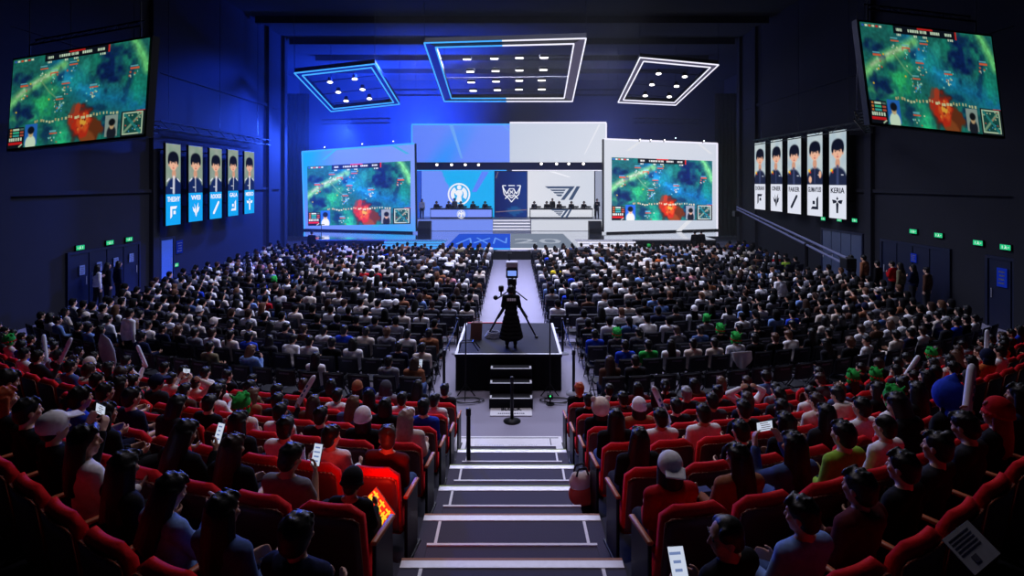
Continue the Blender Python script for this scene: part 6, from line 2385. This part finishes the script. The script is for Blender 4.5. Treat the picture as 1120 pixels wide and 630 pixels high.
# ---------------------------------------------------------------- the rest of the floor crowd: past counting one by one
def low(me, faces):
    n = max(1, len(me.polygons))
    o = bpy.data.objects.new('low', me)
    COL.objects.link(o)
    d = o.modifiers.new('d', 'DECIMATE')
    d.ratio = min(1.0, faces / (n * 2.0))
    dg = bpy.context.evaluated_depsgraph_get()
    m2 = bpy.data.meshes.new_from_object(o.evaluated_get(dg))
    bpy.data.objects.remove(o)
    m2.calc_loop_triangles()
    v = np.empty(len(m2.vertices) * 3)
    m2.vertices.foreach_get('co', v)
    f = np.empty(len(m2.loop_triangles) * 3, np.int32)
    m2.loop_triangles.foreach_get('vertices', f)
    bpy.data.meshes.remove(m2)
    return v.reshape(-1, 3), f.reshape(-1, 3)


LP = {}
for k in ('rest', 'rest2', 'rest3', 'slump', 'forward', 'phone', 'profile'):
    M = PM[k]['meshes']
    LP[k] = {q: low(M[q], n) for q, n in (('body', 460), ('sweater', 300), ('hoodie', 320), ('t_shirt', 260), ('trousers', 120))}
LH = {k: low(m, 170) for k, m in HAIR.items()}
LHAT = {k: low(m, 170) for k, m in HAT.items()}
LC = {k: low(CHAIR[k][0], 150) for k in ('seat', 'backrest', 'frame')}


def joined(name, pieces, m):
    nv = sum(len(v) for v, _, _ in pieces)
    V, Fc, Cc = np.empty((nv, 3), np.float32), [], np.ones((nv, 4), np.float32)
    o = 0
    for v, f, c in pieces:
        V[o:o + len(v)] = v
        Cc[o:o + len(v), :3] = c[:3]
        Fc.append(f + o)
        o += len(v)
    Fc = np.concatenate(Fc)
    me = bpy.data.meshes.new(name)
    me.vertices.add(nv)
    me.vertices.foreach_set('co', V.ravel())
    me.loops.add(Fc.size)
    me.loops.foreach_set('vertex_index', Fc.ravel().astype(np.int32))
    me.polygons.add(len(Fc))
    me.polygons.foreach_set('loop_start', np.arange(0, Fc.size, 3, dtype=np.int32))
    a = me.color_attributes.new('tint', 'FLOAT_COLOR', 'POINT')
    a.data.foreach_set('color', Cc.ravel())
    me.polygons.foreach_set('use_smooth', np.ones(len(Fc), bool))
    me.update()
    me.validate()
    me.materials.append(m)
    return put(name, me)


def xf(v, M):
    A = np.array(M)
    return v @ A[:3, :3].T + A[:3, 3]


pieces = []
for s in rest:
    lk = s['look']
    f = Vector((-math.sin(s['rz']), math.cos(s['rz']), 0))
    sc = random.uniform(0.91, 1.0)
    Mw = Matrix.Translation(Vector((s['x'], s['y'], max(0.0, 0.41 - 0.405 * sc))) + f * 0.06) @ Matrix.Rotation(s['rz'] + random.uniform(-0.12, 0.12), 4, 'Z') @ Matrix.Diagonal((sc, sc, sc, 1))
    pose = lk.get('pose', 'rest')
    pose = pose if pose in LP else 'rest'
    L = LP[pose]
    jit = random.uniform(0.85, 1.1)
    pieces.append((xf(L['body'][0], Mw), L['body'][1], C(random.choice(SKINS))))
    pieces.append((xf(L[lk['top'] if lk.get('top') in L else 'sweater'][0], Mw), L[lk['top'] if lk.get('top') in L else 'sweater'][1], [q * jit for q in C(COLS[lk.get('tcol', 'black')])]))
    pieces.append((xf(L['trousers'][0], Mw), L['trousers'][1], C(COLS[random.choice(['black', 'charcoal', 'navy'])])))
    Mh = Mw @ PM[pose]['head']
    if lk.get('hair'):
        pieces.append((xf(LH[lk['hair']][0], Mh), LH[lk['hair']][1], C(HCOLS[lk.get('hcol', 'black')])))
    if lk.get('hat'):
        pieces.append((xf(LHAT[lk['hat']][0], Mh), LHAT[lk['hat']][1], C(COLS[lk.get('hatcol', 'black')])))
o = joined('seated_crowd', pieces, MT['crowd'])
tag(o, 'seated crowd filling the floor chairs from the camera riser to the stage', 'crowd', None, 'stuff')
pieces = []
for s in BLACK:
    if not s['chair']:
        Mw = Matrix.Translation((s['x'], s['y'], 0)) @ Matrix.Rotation(s['rz'], 4, 'Z')
        for k in LC:
            pieces.append((xf(LC[k][0], Mw), LC[k][1], lin(26, 27, 36)))
o = joined('chair_rows', pieces, MT['crowd'])
tag(o, 'farther rows of black folding chairs under the crowd before the stage', 'chairs', None, 'stuff')
print('crowd faces', len(bpy.data.objects['seated_crowd'].data.polygons), len(o.data.polygons))

# ================================================================ LIGHT
def area(name, loc, target, size, energy, col, sy=None, spread=PI):
    la = bpy.data.lights.new(name, 'AREA')
    la.energy = energy
    la.color = col
    la.shape = 'RECTANGLE' if sy else 'DISK'
    la.size = size
    if sy:
        la.size_y = sy
    la.spread = spread
    o = bpy.data.objects.new(name, la)
    COL.objects.link(o)
    o.location = loc
    o.rotation_euler = (Vector(target) - Vector(loc)).to_track_quat('-Z', 'Y').to_euler()
    return o


def spot(name, loc, target, energy, col, angle, blend=0.6, r=0.2):
    la = bpy.data.lights.new(name, 'SPOT')
    la.energy = energy
    la.color = col
    la.spot_size = math.radians(angle)
    la.spot_blend = blend
    la.shadow_soft_size = r
    o = bpy.data.objects.new(name, la)
    COL.objects.link(o)
    o.location = loc
    o.rotation_euler = (Vector(target) - Vector(loc)).to_track_quat('-Z', 'Y').to_euler()
    return o


# unseen fill lights added above the floor seats and the tiers
area('added_fill_floor', (0, 22.0, 13.8), (0, 24.0, 0), 13, 2700, (0.70, 0.73, 1.0), 8, 2.3)
area('added_fill_tiers', (0, 12.5, 13.5), (0, 8.0, 1.0), 7, 150, (0.95, 0.85, 1.0), 3, 1.5)
area('added_fill_front', (0, 30.0, 13.5), (0, 29, 0), 14, 800, (0.62, 0.66, 1.0), 6, 2.4)
# front light rigged over the edge of the stage, shining out over the seats
area('stage_front_light', (0, 36.5, 12.6), (0, 16.0, 0.5), 13, 500, (0.66, 0.68, 1.0), 1.2, 1.3)
# blue wash from the stage rig over the left of the hall
spot('blue_wash_wall', (-7.5, 34.5, 12.3), (-15.6, 31, 3.5), 26000, (0.012, 0.06, 1.0), 85, r=0.6)
spot('blue_wash_crowd', (-12.5, 43.5, 9.0), (-13.0, 30, 0.5), 26000, (0.03, 0.10, 1.0), 80, r=0.4)
spot('blue_wash_back', (-7.5, 49.0, 8.2), (-10.5, 55, 12), 60000, (0.012, 0.06, 1.0), 150, r=0.8)
spot('blue_wash_wing', (-14.0, 50.0, 6.6), (-17.5, 51, 9), 14000, (0.012, 0.06, 1.0), 150, r=0.8)
spot('blue_wash_ceiling', (-7.0, 48.5, 8.2), (-11, 39, 14.6), 60000, (0.012, 0.06, 1.0), 140, r=0.8)
spot('navy_wash_back', (7.5, 49.0, 8.2), (10, 55, 12), 5000, (0.16, 0.22, 1.0), 150, r=0.8)
spot('navy_wash_ceiling', (7.0, 48.5, 8.2), (11, 39, 14.6), 2200, (0.16, 0.22, 1.0), 140, r=0.8)

w = bpy.data.worlds.new('hall_dark')
SC.world = w
w.use_nodes = True
bg = w.node_tree.nodes['Background']
bg.inputs['Color'].default_value = (0.004, 0.005, 0.012, 1)
bg.inputs['Strength'].default_value = 1.0
# thin haze in the air over the stage, none over the seats
import os
nt = w.node_tree
vs = nt.nodes.new('ShaderNodeVolumeScatter')
vs.inputs['Anisotropy'].default_value = 0.2
ge = nt.nodes.new('ShaderNodeNewGeometry')
sp = nt.nodes.new('ShaderNodeSeparateXYZ')
mr = nt.nodes.new('ShaderNodeMapRange')
mr.inputs['From Min'].default_value = 24.0
mr.inputs['From Max'].default_value = 37.0
mr.inputs['To Min'].default_value = 0.0
mr.inputs['To Max'].default_value = float(os.environ.get('HAZE', '0.005'))
nt.links.new(ge.outputs['Position'], sp.inputs['Vector'])
nt.links.new(sp.outputs['Y'], mr.inputs['Value'])
nt.links.new(mr.outputs['Result'], vs.inputs['Density'])
nt.links.new(vs.outputs['Volume'], nt.nodes['World Output'].inputs['Volume'])
w.cycles.volume_step_size = 3.0
SC.cycles.volume_bounces = 0
SC.cycles.volume_max_steps = 48

# ================================================================ CAMERA
cd = bpy.data.cameras.new('camera')
cam = bpy.data.objects.new('camera', cd)
COL.objects.link(cam)
cam.location = (0, 0, H)
cam.rotation_euler = (PI / 2, 0, 0)
cd.sensor_fit = 'HORIZONTAL'
cd.sensor_width = 36.0
cd.lens = F / 1120 * 36.0
cd.shift_x = 0.0
cd.shift_y = -(315.0 - CY) / 1120.0
cd.clip_start = 0.05
cd.clip_end = 200
SC.camera = cam

SC.view_settings.view_transform = 'Standard'
SC.view_settings.look = 'None'
SC.view_settings.gamma = 1.0
SC.view_settings.exposure = 0.0
SC.view_settings.use_curve_mapping = False
SC.cycles.use_denoising = True
SC.cycles.max_bounces = 5
SC.cycles.diffuse_bounces = 3
SC.cycles.glossy_bounces = 2
SC.cycles.transparent_max_bounces = 4
SC.cycles.sample_clamp_indirect = 4.0
SC.cycles.use_light_tree = True
